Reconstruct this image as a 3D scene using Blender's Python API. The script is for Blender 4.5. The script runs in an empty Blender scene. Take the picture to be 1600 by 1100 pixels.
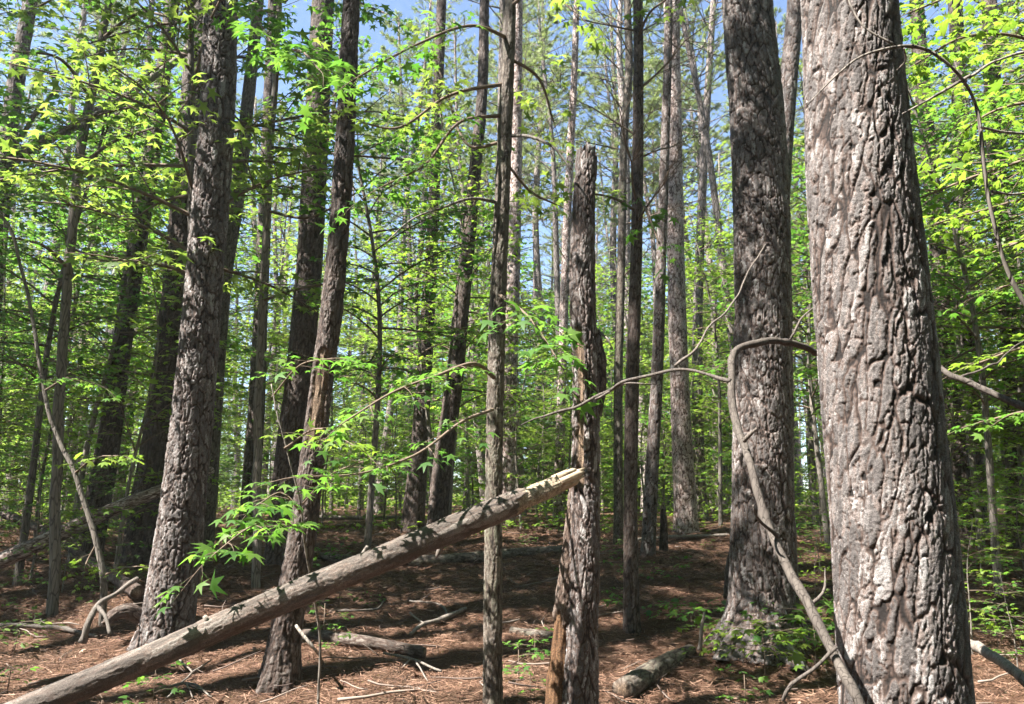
import bpy, math, random
import numpy as np
from mathutils import Vector, Matrix
R = math.radians
sc = bpy.context.scene
COL = sc.collection

# ------------------------------------------------------------------ camera, sky, sun, exposure
FPX, TH, CAMZ = 1232.0, R(11.5), 1.5
cam_d = bpy.data.cameras.new('camera'); cam = bpy.data.objects.new('camera', cam_d); COL.objects.link(cam)
cam_d.sensor_width = 36.0; cam_d.lens = FPX / 1600 * 36.0; cam_d.clip_end = 600; cam_d.clip_start = 0.05
cam.location = (0, 0, CAMZ); cam.rotation_euler = (R(90) + TH, 0, 0)
sc.camera = cam
SUN_EL = R(54)
sdir = Vector((-0.89, -0.45, 0)).normalized() * math.cos(SUN_EL) + Vector((0, 0, math.sin(SUN_EL)))   # towards the sun
sun_d = bpy.data.lights.new('sun', 'SUN'); sun_d.energy = 5.0; sun_d.angle = R(0.5); sun_d.color = (1.0, 0.95, 0.88)
sun = bpy.data.objects.new('sun', sun_d); COL.objects.link(sun)
sun.rotation_euler = sdir.to_track_quat('Z', 'Y').to_euler()
w = bpy.data.worlds.new('World'); sc.world = w; w.use_nodes = True
nt = w.node_tree; nt.nodes.clear()
sk = nt.nodes.new('ShaderNodeTexSky'); sk.sky_type = 'NISHITA'; sk.sun_disc = False
sk.sun_elevation = SUN_EL; sk.sun_rotation = math.atan2(sdir.x, sdir.y)
sk.altitude = 1500; sk.air_density = 1.0; sk.dust_density = 0.1; sk.ozone_density = 1.0
bg = nt.nodes.new('ShaderNodeBackground'); bg.inputs[1].default_value = 0.064
wo = nt.nodes.new('ShaderNodeOutputWorld')
nt.links.new(sk.outputs[0], bg.inputs[0]); nt.links.new(bg.outputs[0], wo.inputs[0])
sc.view_settings.view_transform = 'Standard'; sc.view_settings.look = 'None'; sc.view_settings.gamma = 1
sc.view_settings.exposure = 2.5
cy = sc.cycles
cy.max_bounces = 7; cy.diffuse_bounces = 4; cy.glossy_bounces = 1; cy.transmission_bounces = 3; cy.transparent_max_bounces = 4
cy.use_denoising = True; cy.use_adaptive_sampling = True; cy.adaptive_threshold = 0.02
cy.caustics_reflective = False; cy.caustics_refractive = False

# ------------------------------------------------------------------ photo pixel <-> world
CT, ST = math.cos(TH), math.sin(TH)
def ray(px, py):
    xc, yc = (px - 800) / FPX, (550 - py) / FPX
    return np.array([xc, CT - yc * ST, ST + yc * CT])
def at(px, py, Y):
    r = ray(px, py); return np.array([0, 0, CAMZ]) + r * (Y / r[1])
def depth(p):
    return p[1] * CT + (p[2] - CAMZ) * ST
GY = [-60, 3, 5, 7.5, 9, 11, 13, 15, 20, 30, 60, 120, 300]
GZ = [0, 0, .08, .28, .52, .82, 1.0, 1.12, 1.33, 1.6, 1.95, 3.2, 9]
_yy = np.linspace(-60, 300, 7201); _zz = np.interp(_yy, GY, GZ)
_zz = np.convolve(np.pad(_zz, 20, 'edge'), np.ones(41) / 41, 'valid')
MOUND = []
def gz(x, y):
    x = np.asarray(x, float); y = np.asarray(y, float)
    z = np.interp(y, _yy, _zz)
    z = z + .035 * np.sin(x * 1.3 + .6 * np.sin(y * .9)) * np.cos(y * 1.1 + 1) + .022 * np.sin(x * 3.1 + y * 1.7) + .015 * np.sin(y * 4.3 - x * 2.2)
    for (mx, my, mr, mh) in MOUND:
        z = z + mh * np.exp(-((x - mx) ** 2 + (y - my) ** 2) / (mr * mr))
    return z
def ground(px, py):
    lo = 1.0
    for Y in np.arange(1.2, 90, .05):
        p = at(px, py, Y)
        if p[2] <= gz(p[0], p[1]): return np.array([p[0], p[1], float(gz(p[0], p[1]))])
    return at(px, py, 60)
_m = ground(190, 985); MOUND.append((_m[0], _m[1] + .2, .55, .22))
_m = ground(1250, 1010); MOUND.append((_m[0] + .1, _m[1] + .2, .8, .12))

for _x, _y in [(258, 1000), (438, 1045), (1193, 1005), (770, 1115), (987, 968), (905, 1115), (222, 855), (440, 895)]:
    _m = ground(_x, _y); MOUND.append((_m[0], _m[1], .42, .07))
MOUND.append((1.38, 2.8, .5, .08))

# ------------------------------------------------------------------ numpy noise
def _h(ix, iy, iz, k):
    n = (ix * 374761393 + iy * 668265263 + iz * 2147483647 + k * 1274126177) & 0xffffffff
    n = ((n ^ (n >> 13)) * 1274126177) & 0xffffffff
    n = ((n ^ (n >> 16)) * 2246822519) & 0xffffffff
    return ((n ^ (n >> 15)) & 0xffffff) / float(0xffffff)
def vnoise(P, k=0):
    I = np.floor(P).astype(np.int64); f = P - I; f = f * f * (3 - 2 * f)
    r = 0
    for a in (0, 1):
        for b in (0, 1):
            for c in (0, 1):
                wgt = (f[:, 0] if a else 1 - f[:, 0]) * (f[:, 1] if b else 1 - f[:, 1]) * (f[:, 2] if c else 1 - f[:, 2])
                r = r + wgt * _h(I[:, 0] + a, I[:, 1] + b, I[:, 2] + c, k)
    return r
def fbm(P, k=0, o=3):
    s, a, t = 0, 1, 0
    for i in range(o):
        s = s + a * vnoise(P * (2 ** i) + 17.3 * i, k + i); t += a; a *= .5
    return s / t
def voro(P, k=0):
    """F1, F2, cell id random, vector to the cell centre (z)"""
    I = np.floor(P).astype(np.int64)
    f1 = np.full(len(P), 9.0); f2 = np.full(len(P), 9.0); cid = np.zeros(len(P)); cz = np.zeros(len(P))
    for a in (-1, 0, 1):
        for b in (-1, 0, 1):
            for c in (-1, 0, 1):
                J0, J1, J2 = I[:, 0] + a, I[:, 1] + b, I[:, 2] + c
                dx = J0 + _h(J0, J1, J2, k) - P[:, 0]; dy = J1 + _h(J0, J1, J2, k + 1) - P[:, 1]; dz = J2 + _h(J0, J1, J2, k + 2) - P[:, 2]
                q2 = dx * dx + dy * dy; d = np.sqrt(np.sqrt(q2 * q2 + dz ** 4))
                nearer = d < f1
                f2 = np.where(nearer, f1, np.minimum(f2, d))
                cid = np.where(nearer, _h(J0, J1, J2, k + 3), cid); cz = np.where(nearer, dz, cz)
                f1 = np.where(nearer, d, f1)
    return f1, f2, cid, cz
def sstep(a, b, x):
    t = np.clip((x - a) / (b - a), 0, 1); return t * t * (3 - 2 * t)

# ------------------------------------------------------------------ materials
def mat(name):
    m = bpy.data.materials.new(name); m.use_nodes = True; t = m.node_tree
    b = t.nodes['Principled BSDF']
    b.inputs['Roughness'].default_value = .85; b.inputs['Specular IOR Level'].default_value = .25
    return m, t, b
def N(t, typ, **kw):
    n = t.nodes.new(typ)
    for k, v in kw.items():
        if k in n.inputs.keys(): n.inputs[k].default_value = v
        else: setattr(n, k, v)
    return n
def ramp(t, fac, stops):
    n = t.nodes.new('ShaderNodeValToRGB'); e = n.color_ramp.elements
    while len(e) < len(stops): e.new(.5)
    for i, (p, c) in enumerate(stops): e[i].position = p; e[i].color = (*c, 1)
    t.links.new(fac, n.inputs[0]); return n.outputs[0]
def mix(t, f, a, b, bt='MIX'):
    n = t.nodes.new('ShaderNodeMix'); n.data_type = 'RGBA'; n.blend_type = bt
    for s, v in ((n.inputs[0], f), (n.inputs[6], a), (n.inputs[7], b)):
        if isinstance(v, (int, float)): s.default_value = v
        elif isinstance(v, tuple): s.default_value = (*v, 1)
        else: t.links.new(v, s)
    return n.outputs[2]
def bark_far(name, lo, mid, hi, scale=13, stretch=.33, bump=.6, edge=.09):
    m, t, b = mat(name)
    tc = N(t, 'ShaderNodeTexCoord'); oi = N(t, 'ShaderNodeObjectInfo')
    mp = N(t, 'ShaderNodeMapping'); mp.inputs['Scale'].default_value = (1, 1, stretch)
    t.links.new(tc.outputs['Object'], mp.inputs[0])
    nz = N(t, 'ShaderNodeTexNoise', Scale=6.0, Detail=3.0); t.links.new(mp.outputs[0], nz.inputs['Vector'])
    vm = N(t, 'ShaderNodeVectorMath', operation='MULTIPLY_ADD'); vm.inputs[1].default_value = (.09, .09, .09)
    t.links.new(nz.outputs['Color'], vm.inputs[0]); t.links.new(mp.outputs[0], vm.inputs[2])
    vo = N(t, 'ShaderNodeTexVoronoi', feature='DISTANCE_TO_EDGE', Scale=float(scale)); t.links.new(vm.outputs[0], vo.inputs['Vector'])
    pl = N(t, 'ShaderNodeMapRange'); pl.inputs[2].default_value = edge * 1.6; t.links.new(vo.outputs[0], pl.inputs[0])
    fn = N(t, 'ShaderNodeTexNoise', Scale=38.0, Detail=4.0); t.links.new(mp.outputs[0], fn.inputs['Vector'])
    bn = N(t, 'ShaderNodeTexNoise', Scale=2.2, Detail=3.0); t.links.new(tc.outputs['Object'], bn.inputs['Vector'])
    c = ramp(t, fn.outputs[0], [(.3, mid), (.7, hi)])
    c = mix(t, bn.outputs[0], c, mix(t, .45, c, lo), 'MIX')
    c = mix(t, pl.outputs[0], lo, c)
    # each trunk a little lighter, darker or browner than the next
    hv = N(t, 'ShaderNodeHueSaturation'); mr = N(t, 'ShaderNodeMapRange'); mr.inputs[3].default_value = .7; mr.inputs[4].default_value = 1.35
    t.links.new(oi.outputs['Random'], mr.inputs[0]); t.links.new(mr.outputs[0], hv.inputs['Value']); t.links.new(c, hv.inputs['Color'])
    t.links.new(hv.outputs[0], b.inputs['Base Color'])
    ad = N(t, 'ShaderNodeMath', operation='MULTIPLY_ADD'); ad.inputs[1].default_value = .35
    t.links.new(fn.outputs[0], ad.inputs[0]); t.links.new(pl.outputs[0], ad.inputs[2])
    bu = N(t, 'ShaderNodeBump', Strength=bump, Distance=.02); t.links.new(ad.outputs[0], bu.inputs['Height']); t.links.new(bu.outputs[0], b.inputs['Normal'])
    return m
def bark_near(name, lo, red, mid, hi, moss=0.0, wcol=((.07, .045, .03), (.17, .115, .075), (.30, .215, .15))):
    """vertex attribute 'h' is the depth of the furrow the point lies in, 'wood' where the bark is gone"""
    m, t, b = mat(name)
    tc = N(t, 'ShaderNodeTexCoord')
    ah = N(t, 'ShaderNodeAttribute', attribute_name='h'); aw = N(t, 'ShaderNodeAttribute', attribute_name='wood'); ac = N(t, 'ShaderNodeAttribute', attribute_name='cell')
    fn = N(t, 'ShaderNodeTexNoise', Scale=95.0, Detail=6.0, Roughness=.72); t.links.new(tc.outputs['Object'], fn.inputs['Vector'])
    bn = N(t, 'ShaderNodeTexNoise', Scale=3.0, Detail=4.0); t.links.new(tc.outputs['Object'], bn.inputs['Vector'])
    tn = N(t, 'ShaderNodeMath', operation='MULTIPLY_ADD'); tn.inputs[1].default_value = 1.5; t.links.new(ac.outputs['Fac'], tn.inputs[0]); t.links.new(fn.outputs[0], tn.inputs[2])
    tm = N(t, 'ShaderNodeMath', operation='MULTIPLY'); tm.inputs[1].default_value = .4; t.links.new(tn.outputs[0], tm.inputs[0])
    c = ramp(t, tm.outputs[0], [(.26, tuple(v * .5 for v in mid)), (.46, mid), (.66, hi)])
    c = mix(t, ramp(t, ac.outputs['Fac'], [(.50, (0, 0, 0)), (.62, (.7, .7, .7)), (.70, (0, 0, 0))]), c, red)
    bf = ramp(t, bn.outputs[0], [(.4, (0, 0, 0)), (.7, (.5, .5, .5))])
    c = mix(t, bf, c, mid)
    if moss:
        mf = ramp(t, bn.outputs[0], [(.45, (0, 0, 0)), (.62, (moss, moss, moss))])
        c = mix(t, mf, c, (.15, .17, .10))
    fs = N(t, 'ShaderNodeTexNoise', Scale=300.0, Detail=2.0); t.links.new(tc.outputs['Object'], fs.inputs['Vector'])
    c = mix(t, .75, c, ramp(t, fs.outputs[0], [(.36, (.25, .25, .25)), (.64, (.80, .80, .80))]), 'OVERLAY')
    c = mix(t, ramp(t, ah.outputs['Fac'], [(.40, (0, 0, 0)), (.88, (1, 1, 1))]), tuple(v * .62 for v in red), c)
    c = mix(t, ramp(t, ah.outputs['Fac'], [(.06, (0, 0, 0)), (.45, (1, 1, 1))]), lo, c)
    mp = N(t, 'ShaderNodeMapping'); mp.inputs['Scale'].default_value = (1, 1, .08); t.links.new(tc.outputs['Object'], mp.inputs[0])
    wn = N(t, 'ShaderNodeTexNoise', Scale=60.0, Detail=4.0); t.links.new(mp.outputs[0], wn.inputs['Vector'])
    wc = ramp(t, wn.outputs[0], [(.3, wcol[0]), (.5, wcol[1]), (.7, wcol[2])])
    wc = mix(t, ramp(t, fn.outputs[0], [(.42, (.75, .75, .75)), (.58, (0, 0, 0))]), wc, tuple(v * .45 for v in wcol[0]))
    c = mix(t, aw.outputs['Fac'], c, wc)
    t.links.new(c, b.inputs['Base Color'])
    m3 = N(t, 'ShaderNodeMapping'); m3.inputs['Scale'].default_value = (1, 1, .6); t.links.new(tc.outputs['Object'], m3.inputs[0])
    vv = N(t, 'ShaderNodeTexVoronoi', Scale=75.0, Randomness=1.0); t.links.new(m3.outputs[0], vv.inputs['Vector'])
    sc_ = N(t, 'ShaderNodeSeparateColor'); t.links.new(vv.outputs['Color'], sc_.inputs[0])
    hh = N(t, 'ShaderNodeMath', operation='MULTIPLY_ADD'); hh.inputs[1].default_value = .5; t.links.new(sc_.outputs[0], hh.inputs[0]); t.links.new(fn.outputs[0], hh.inputs[2])
    bu = N(t, 'ShaderNodeBump', Strength=.9, Distance=.006); t.links.new(hh.outputs[0], bu.inputs['Height']); t.links.new(bu.outputs[0], b.inputs['Normal'])
    b.inputs['Roughness'].default_value = .8
    return m
def leaf_mat(name, cols, trans, tf=.45):
    m = bpy.data.materials.new(name); m.use_nodes = True; t = m.node_tree; t.nodes.clear()
    ge = N(t, 'ShaderNodeNewGeometry'); oi = N(t, 'ShaderNodeObjectInfo')
    c = ramp(t, ge.outputs['Random Per Island'], [(i / (len(cols) - 1), k) for i, k in enumerate(cols)])
    tcx = ramp(t, ge.outputs['Random Per Island'], [(0, trans[0]), (1, trans[1])])
    hv = N(t, 'ShaderNodeHueSaturation'); mr = N(t, 'ShaderNodeMapRange'); mr.inputs[3].default_value = .8; mr.inputs[4].default_value = 1.2
    t.links.new(oi.outputs['Random'], mr.inputs[0]); t.links.new(mr.outputs[0], hv.inputs['Value']); t.links.new(c, hv.inputs['Color'])
    d = N(t, 'ShaderNodeBsdfPrincipled', Roughness=.5); d.inputs['Specular IOR Level'].default_value = .35
    t.links.new(hv.outputs[0], d.inputs['Base Color'])
    tr = N(t, 'ShaderNodeBsdfTranslucent'); t.links.new(tcx, tr.inputs[0])
    mx = N(t, 'ShaderNodeMixShader'); mx.inputs[0].default_value = tf
    t.links.new(d.outputs[0], mx.inputs[1]); t.links.new(tr.outputs[0], mx.inputs[2])
    o = N(t, 'ShaderNodeOutputMaterial'); t.links.new(mx.outputs[0], o.inputs[0])
    return m
def island_mat(name, cols, rough=.85, spec=.2):
    m, t, b = mat(name)
    ge = N(t, 'ShaderNodeNewGeometry')
    t.links.new(ramp(t, ge.outputs['Random Per Island'], [(i / (len(cols) - 1), k) for i, k in enumerate(cols)]), b.inputs['Base Color'])
    b.inputs['Roughness'].default_value = rough; b.inputs['Specular IOR Level'].default_value = spec
    return m

M = {}
M['pine'] = bark_far('pine_bark', (.045, .034, .03), (.16, .13, .118), (.29, .255, .235))
M['hard'] = bark_far('hardwood_bark', (.06, .052, .045), (.15, .13, .11), (.25, .22, .19), 26, .18, .4, .06)
M['vine'] = bark_far('dull_stem_bark', (.04, .033, .028), (.085, .07, .06), (.15, .128, .11), 70, .10, .4, .04)
M['grey'] = bark_far('weathered_wood', (.06, .05, .042), (.13, .112, .095), (.23, .20, .175), 70, .10, .35, .04)
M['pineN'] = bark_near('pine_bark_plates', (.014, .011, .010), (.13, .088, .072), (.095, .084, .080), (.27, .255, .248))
M['sunPaleN'] = bark_near('sun_pale_bark_plates', (.05, .036, .03), (.28, .19, .16), (.32, .265, .245), (.54, .475, .445))  # bark lightened to stand for sunlight on trunks, also for pale trunks
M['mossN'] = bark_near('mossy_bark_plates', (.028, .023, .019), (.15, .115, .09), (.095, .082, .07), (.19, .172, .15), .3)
M['darkShadeN'] = bark_near('shade_dark_bark_plates', (.018, .014, .012), (.10, .066, .052), (.075, .062, .056), (.15, .13, .118))  # bark darkened to stand for shade on trunks, also for dark bark
M['logN'] = bark_near('log_bark', (.035, .023, .018), (.12, .082, .065), (.078, .064, .055), (.17, .148, .13), 0, ((.20, .15, .10), (.34, .275, .20), (.45, .38, .29)))
M['rotN'] = bark_near('rotten_bark', (.035, .023, .018), (.15, .10, .075), (.10, .078, .065), (.20, .165, .14), 0, ((.05, .026, .013), (.13, .066, .032), (.22, .13, .07)))
M['leaf'] = leaf_mat('green_leaf', [(.035, .095, .018), (.065, .145, .028), (.12, .20, .04)], [(.10, .28, .03), (.22, .42, .05)], .5)
M['leafB'] = leaf_mat('bright_leaf', [(.08, .15, .022), (.13, .21, .03), (.20, .27, .045)], [(.20, .37, .03), (.32, .47, .05)], .5)
M['leafD'] = leaf_mat('deep_green_leaf', [(.05, .10, .025), (.08, .145, .035), (.13, .19, .05)], [(.20, .33, .04), (.34, .46, .07)], .5)
M['needle'] = leaf_mat('pine_needle', [(.09, .13, .05), (.14, .18, .07), (.22, .24, .11)], [(.24, .34, .09), (.36, .42, .14)], .45)
M['straw'] = island_mat('pine_straw', [(.04, .02, .012), (.09, .045, .027), (.15, .08, .052), (.29, .18, .125)], .7, .3)
M['litter'] = island_mat('dry_leaf', [(.06, .034, .024), (.10, .06, .04), (.16, .10, .068), (.26, .18, .135)], .75, .25)
M['twig'] = island_mat('dry_twig', [(.05, .035, .03), (.12, .09, .075), (.24, .20, .17)])
M['stem'] = island_mat('twig_bark', [(.10, .075, .055), (.16, .12, .09)])
def wood_end():
    m, t, b = mat('pale_broken_wood'); tc = N(t, 'ShaderNodeTexCoord'); mp = N(t, 'ShaderNodeMapping'); mp.inputs['Scale'].default_value = (.12, 1, 1)
    t.links.new(tc.outputs['UV'], mp.inputs[0]) if False else t.links.new(tc.outputs['Object'], mp.inputs[0])
    n = N(t, 'ShaderNodeTexNoise', Scale=45.0, Detail=5.0); t.links.new(mp.outputs[0], n.inputs['Vector'])
    t.links.new(ramp(t, n.outputs[0], [(.3, (.17, .12, .075)), (.5, (.32, .25, .175)), (.7, (.45, .38, .29))]), b.inputs['Base Color'])
    bu = N(t, 'ShaderNodeBump', Strength=.5, Distance=.01); t.links.new(n.outputs[0], bu.inputs['Height']); t.links.new(bu.outputs[0], b.inputs['Normal'])
    return m
M['wood'] = wood_end()
def ground_mat():
    m, t, b = mat('forest_floor'); tc = N(t, 'ShaderNodeTexCoord')
    g = N(t, 'ShaderNodeTexNoise', Scale=1.1, Detail=4.0); t.links.new(tc.outputs['Object'], g.inputs['Vector'])
    f = N(t, 'ShaderNodeTexNoise', Scale=55.0, Detail=6.0, Roughness=.7, Distortion=1.5); t.links.new(tc.outputs['Object'], f.inputs['Vector'])
    v = N(t, 'ShaderNodeTexVoronoi', Scale=24.0); t.links.new(tc.outputs['Object'], v.inputs['Vector'])
    c = ramp(t, f.outputs[0], [(.3, (.05, .028, .019)), (.5, (.12, .068, .044)), (.7, (.23, .145, .10))])
    c = mix(t, ramp(t, g.outputs[0], [(.45, (0, 0, 0)), (.65, (.7, .7, .7))]), c, (.085, .055, .038))
    c = mix(t, ramp(t, v.outputs['Distance'], [(.05, (.45, .45, .45)), (.35, (0, 0, 0))]), c, v.outputs['Color'], 'SOFT_LIGHT')
    t.links.new(c, b.inputs['Base Color']); b.inputs['Roughness'].default_value = .95; b.inputs['Specular IOR Level'].default_value = .1
    bu = N(t, 'ShaderNodeBump', Strength=.9, Distance=.03); t.links.new(f.outputs[0], bu.inputs['Height']); t.links.new(bu.outputs[0], b.inputs['Normal'])
    return m
M['ground'] = ground_mat()

# ------------------------------------------------------------------ mesh builder
def make_leaf(tips, notch, base=.16, pet=.42, droop=.22, pw=.02):
    pts = []; L = len(tips)
    for i, (a, r) in enumerate(tips):
        pts.append((math.cos(R(a)) * r, math.sin(R(a)) * r))
        if i < L - 1:
            b = (a + tips[i + 1][0]) / 2; pts.append((math.cos(R(b)) * notch, math.sin(R(b)) * notch))
    pts.append((0, -base))
    v = [(0, pet + .28, .03)] + [(x * .62, pet + .28 + y * .62, -droop * (x * x + y * y) * .5 + .03 * (1 if j % 2 else -1)) for j, (x, y) in enumerate(pts)]
    n = len(pts); f = [(0, 1 + (i + 1) % n, 1 + i) for i in range(n)]
    k = len(v); v += [(-pw, 0, 0), (pw, 0, 0)]; f.append((k, k + 1, n if False else 0))
    return np.array(v), np.array(f)
STAR = make_leaf([(-28, .85), (28, .98), (90, 1.1), (152, .98), (208, .85)], .40)
MAPLE = make_leaf([(5, .72), (48, .92), (90, 1.05), (132, .92), (175, .72)], .56)
OVAL = (np.array([(0, .3, 0), (.26, .62, -.02), (.2, 1.0, -.05), (0, 1.3, -.12), (-.2, 1.0, -.05), (-.26, .62, -.02), (0, .75, .05)]),
        np.array([(0, 1, 6), (1, 2, 6), (2, 3, 6), (3, 4, 6), (4, 5, 6), (5, 0, 6)]))
DIAM = (np.array([(0, .2, 0), (.42, .75, -.06), (0, 1.25, -.1), (-.42, .75, -.06)]), np.array([(0, 1, 2), (0, 2, 3)]))
def make_tuft(n, ln, wd, seed):
    rg = np.random.default_rng(seed); v = []; f = []
    for i in range(n):
        a = rg.uniform(0, 2 * math.pi); c = rg.uniform(.15, 1.0); y0 = rg.uniform(-.3, .25)
        d = np.array([math.cos(a) * c, 1.0, math.sin(a) * c]); d = d / np.linalg.norm(d) * ln * rg.uniform(.7, 1.1)
        s = np.cross(d, [.3, .2, 1]); s = s / np.linalg.norm(s) * wd
        o = np.array([0, y0, 0]); k = len(v); v += [o - s, o + s, o + d + np.array([0, 0, -.05])]; f.append((k, k + 1, k + 2))
    return np.array(v), np.array(f)
TUFT = make_tuft(17, 1.0, .026, 3)

class MB:
    def __init__(s): s.V = []; s.n = 0; s.T = []; s.Q = []; s.leaves = {}; s.attr = {}
    def add(s, v, tris=None, quads=None, m=0):
        v = np.asarray(v, float)
        if tris is not None and len(tris): s.T.append((np.asarray(tris) + s.n, m))
        if quads is not None and len(quads): s.Q.append((np.asarray(quads) + s.n, m))
        s.V.append(v); s.n += len(v)
    def tube(s, P, r, k=5, m=0, cap=True):
        P = np.asarray(P, float); n = len(P); r = np.broadcast_to(r, (n,))
        T = np.gradient(P, axis=0); T /= np.linalg.norm(T, axis=1)[:, None] + 1e-9
        up = np.array([.13, .21, .97]) if abs(T[0][2]) < .9 else np.array([.1, -.99, .05])
        A = np.cross(T, up); A /= np.linalg.norm(A, axis=1)[:, None] + 1e-9; Bn = np.cross(T, A)
        th = np.arange(k) * 2 * math.pi / k
        V = P[:, None, :] + r[:, None, None] * (np.cos(th)[None, :, None] * A[:, None, :] + np.sin(th)[None, :, None] * Bn[:, None, :])
        i = np.arange(n - 1)[:, None] * k; j = np.arange(k)[None, :]; j2 = (j + 1) % k
        Q = np.stack([i + j, i + j2, i + k + j2, i + k + j], -1).reshape(-1, 4)
        V = V.reshape(-1, 3); tr = []
        if cap:
            V = np.vstack([V, P[0], P[-1]]); e = (n - 1) * k
            tr = [(n * k, (a + 1) % k, a) for a in range(k)] + [(n * k + 1, e + a, e + (a + 1) % k) for a in range(k)]
        s.add(V, tr, Q, m)
    def leaf(s, tmpl, p, d, nrm, size, m): s.leaves.setdefault((id(tmpl), m), (tmpl, []))[1].append((*p, *d, *nrm, size))
    def build(s, name, mats, parent=None, smooth=True, loc=None):
        for (tid, m), (tmpl, L) in s.leaves.items():
            A = np.array(L); p, d, nn, sz = A[:, :3], A[:, 3:6], A[:, 6:9], A[:, 9]
            d = d / (np.linalg.norm(d, axis=1)[:, None] + 1e-9)
            sd = np.cross(d, nn); sd /= np.linalg.norm(sd, axis=1)[:, None] + 1e-9; nn = np.cross(sd, d)
            tv, tf = tmpl
            V = p[:, None] + sz[:, None, None] * (tv[None, :, 0, None] * sd[:, None] + tv[None, :, 1, None] * d[:, None] + tv[None, :, 2, None] * nn[:, None])
            Fc = tf[None] + (np.arange(len(A)) * len(tv))[:, None, None]
            s.add(V.reshape(-1, 3), Fc.reshape(-1, 3), None, m)
        s.leaves = {}
        V = np.vstack(s.V)
        me = bpy.data.meshes.new(name)
        nt_ = sum(len(t) for t, _ in s.T); nq = sum(len(q) for q, _ in s.Q)
        idx = np.concatenate([t.reshape(-1) for t, _ in s.T] + [q.reshape(-1) for q, _ in s.Q])
        tot = np.concatenate([np.full(nt_, 3), np.full(nq, 4)]).astype(np.int32); st = np.concatenate([[0], np.cumsum(tot)[:-1]]).astype(np.int32)
        mi = np.concatenate([np.full(len(t), m) for t, m in s.T] + [np.full(len(q), m) for q, m in s.Q]).astype(np.int32)
        me.vertices.add(len(V)); me.vertices.foreach_set('co', V.astype(np.float32).reshape(-1))
        me.loops.add(len(idx)); me.loops.foreach_set('vertex_index', idx.astype(np.int32))
        me.polygons.add(len(tot)); me.polygons.foreach_set('loop_start', st); me.polygons.foreach_set('loop_total', tot)
        me.polygons.foreach_set('material_index', mi)
        if smooth: me.polygons.foreach_set('use_smooth', np.ones(len(tot), bool))
        me.update(calc_edges=True)
        for k, a in s.attr.items():
            at_ = me.attributes.new(k, 'FLOAT', 'POINT'); full = np.zeros(len(V), np.float32); full[:len(a)] = a; at_.data.foreach_set('value', full)
        for m in mats: me.materials.append(m)
        o = bpy.data.objects.new(name, me); COL.objects.link(o)
        if parent is not None: o.parent = parent
        if loc is not None: o.location = loc
        return o
def thing(name, label, cat, loc, group=None):
    o = bpy.data.objects.new(name, None); COL.objects.link(o); o.location = tuple(loc); o.empty_display_size = .2
    return tag(o, label, cat, group)
def tag(o, label, cat, group=None):
    o['label'] = label; o['category'] = cat
    if group: o['group'] = group
    return o
def link_child(mesh_obj, parent, name=None):
    c = mesh_obj.copy(); COL.objects.link(c); c.parent = parent; c.location = (0, 0, 0); c.rotation_euler = (0, 0, 0); c.scale = (1, 1, 1)
    return c

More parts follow.
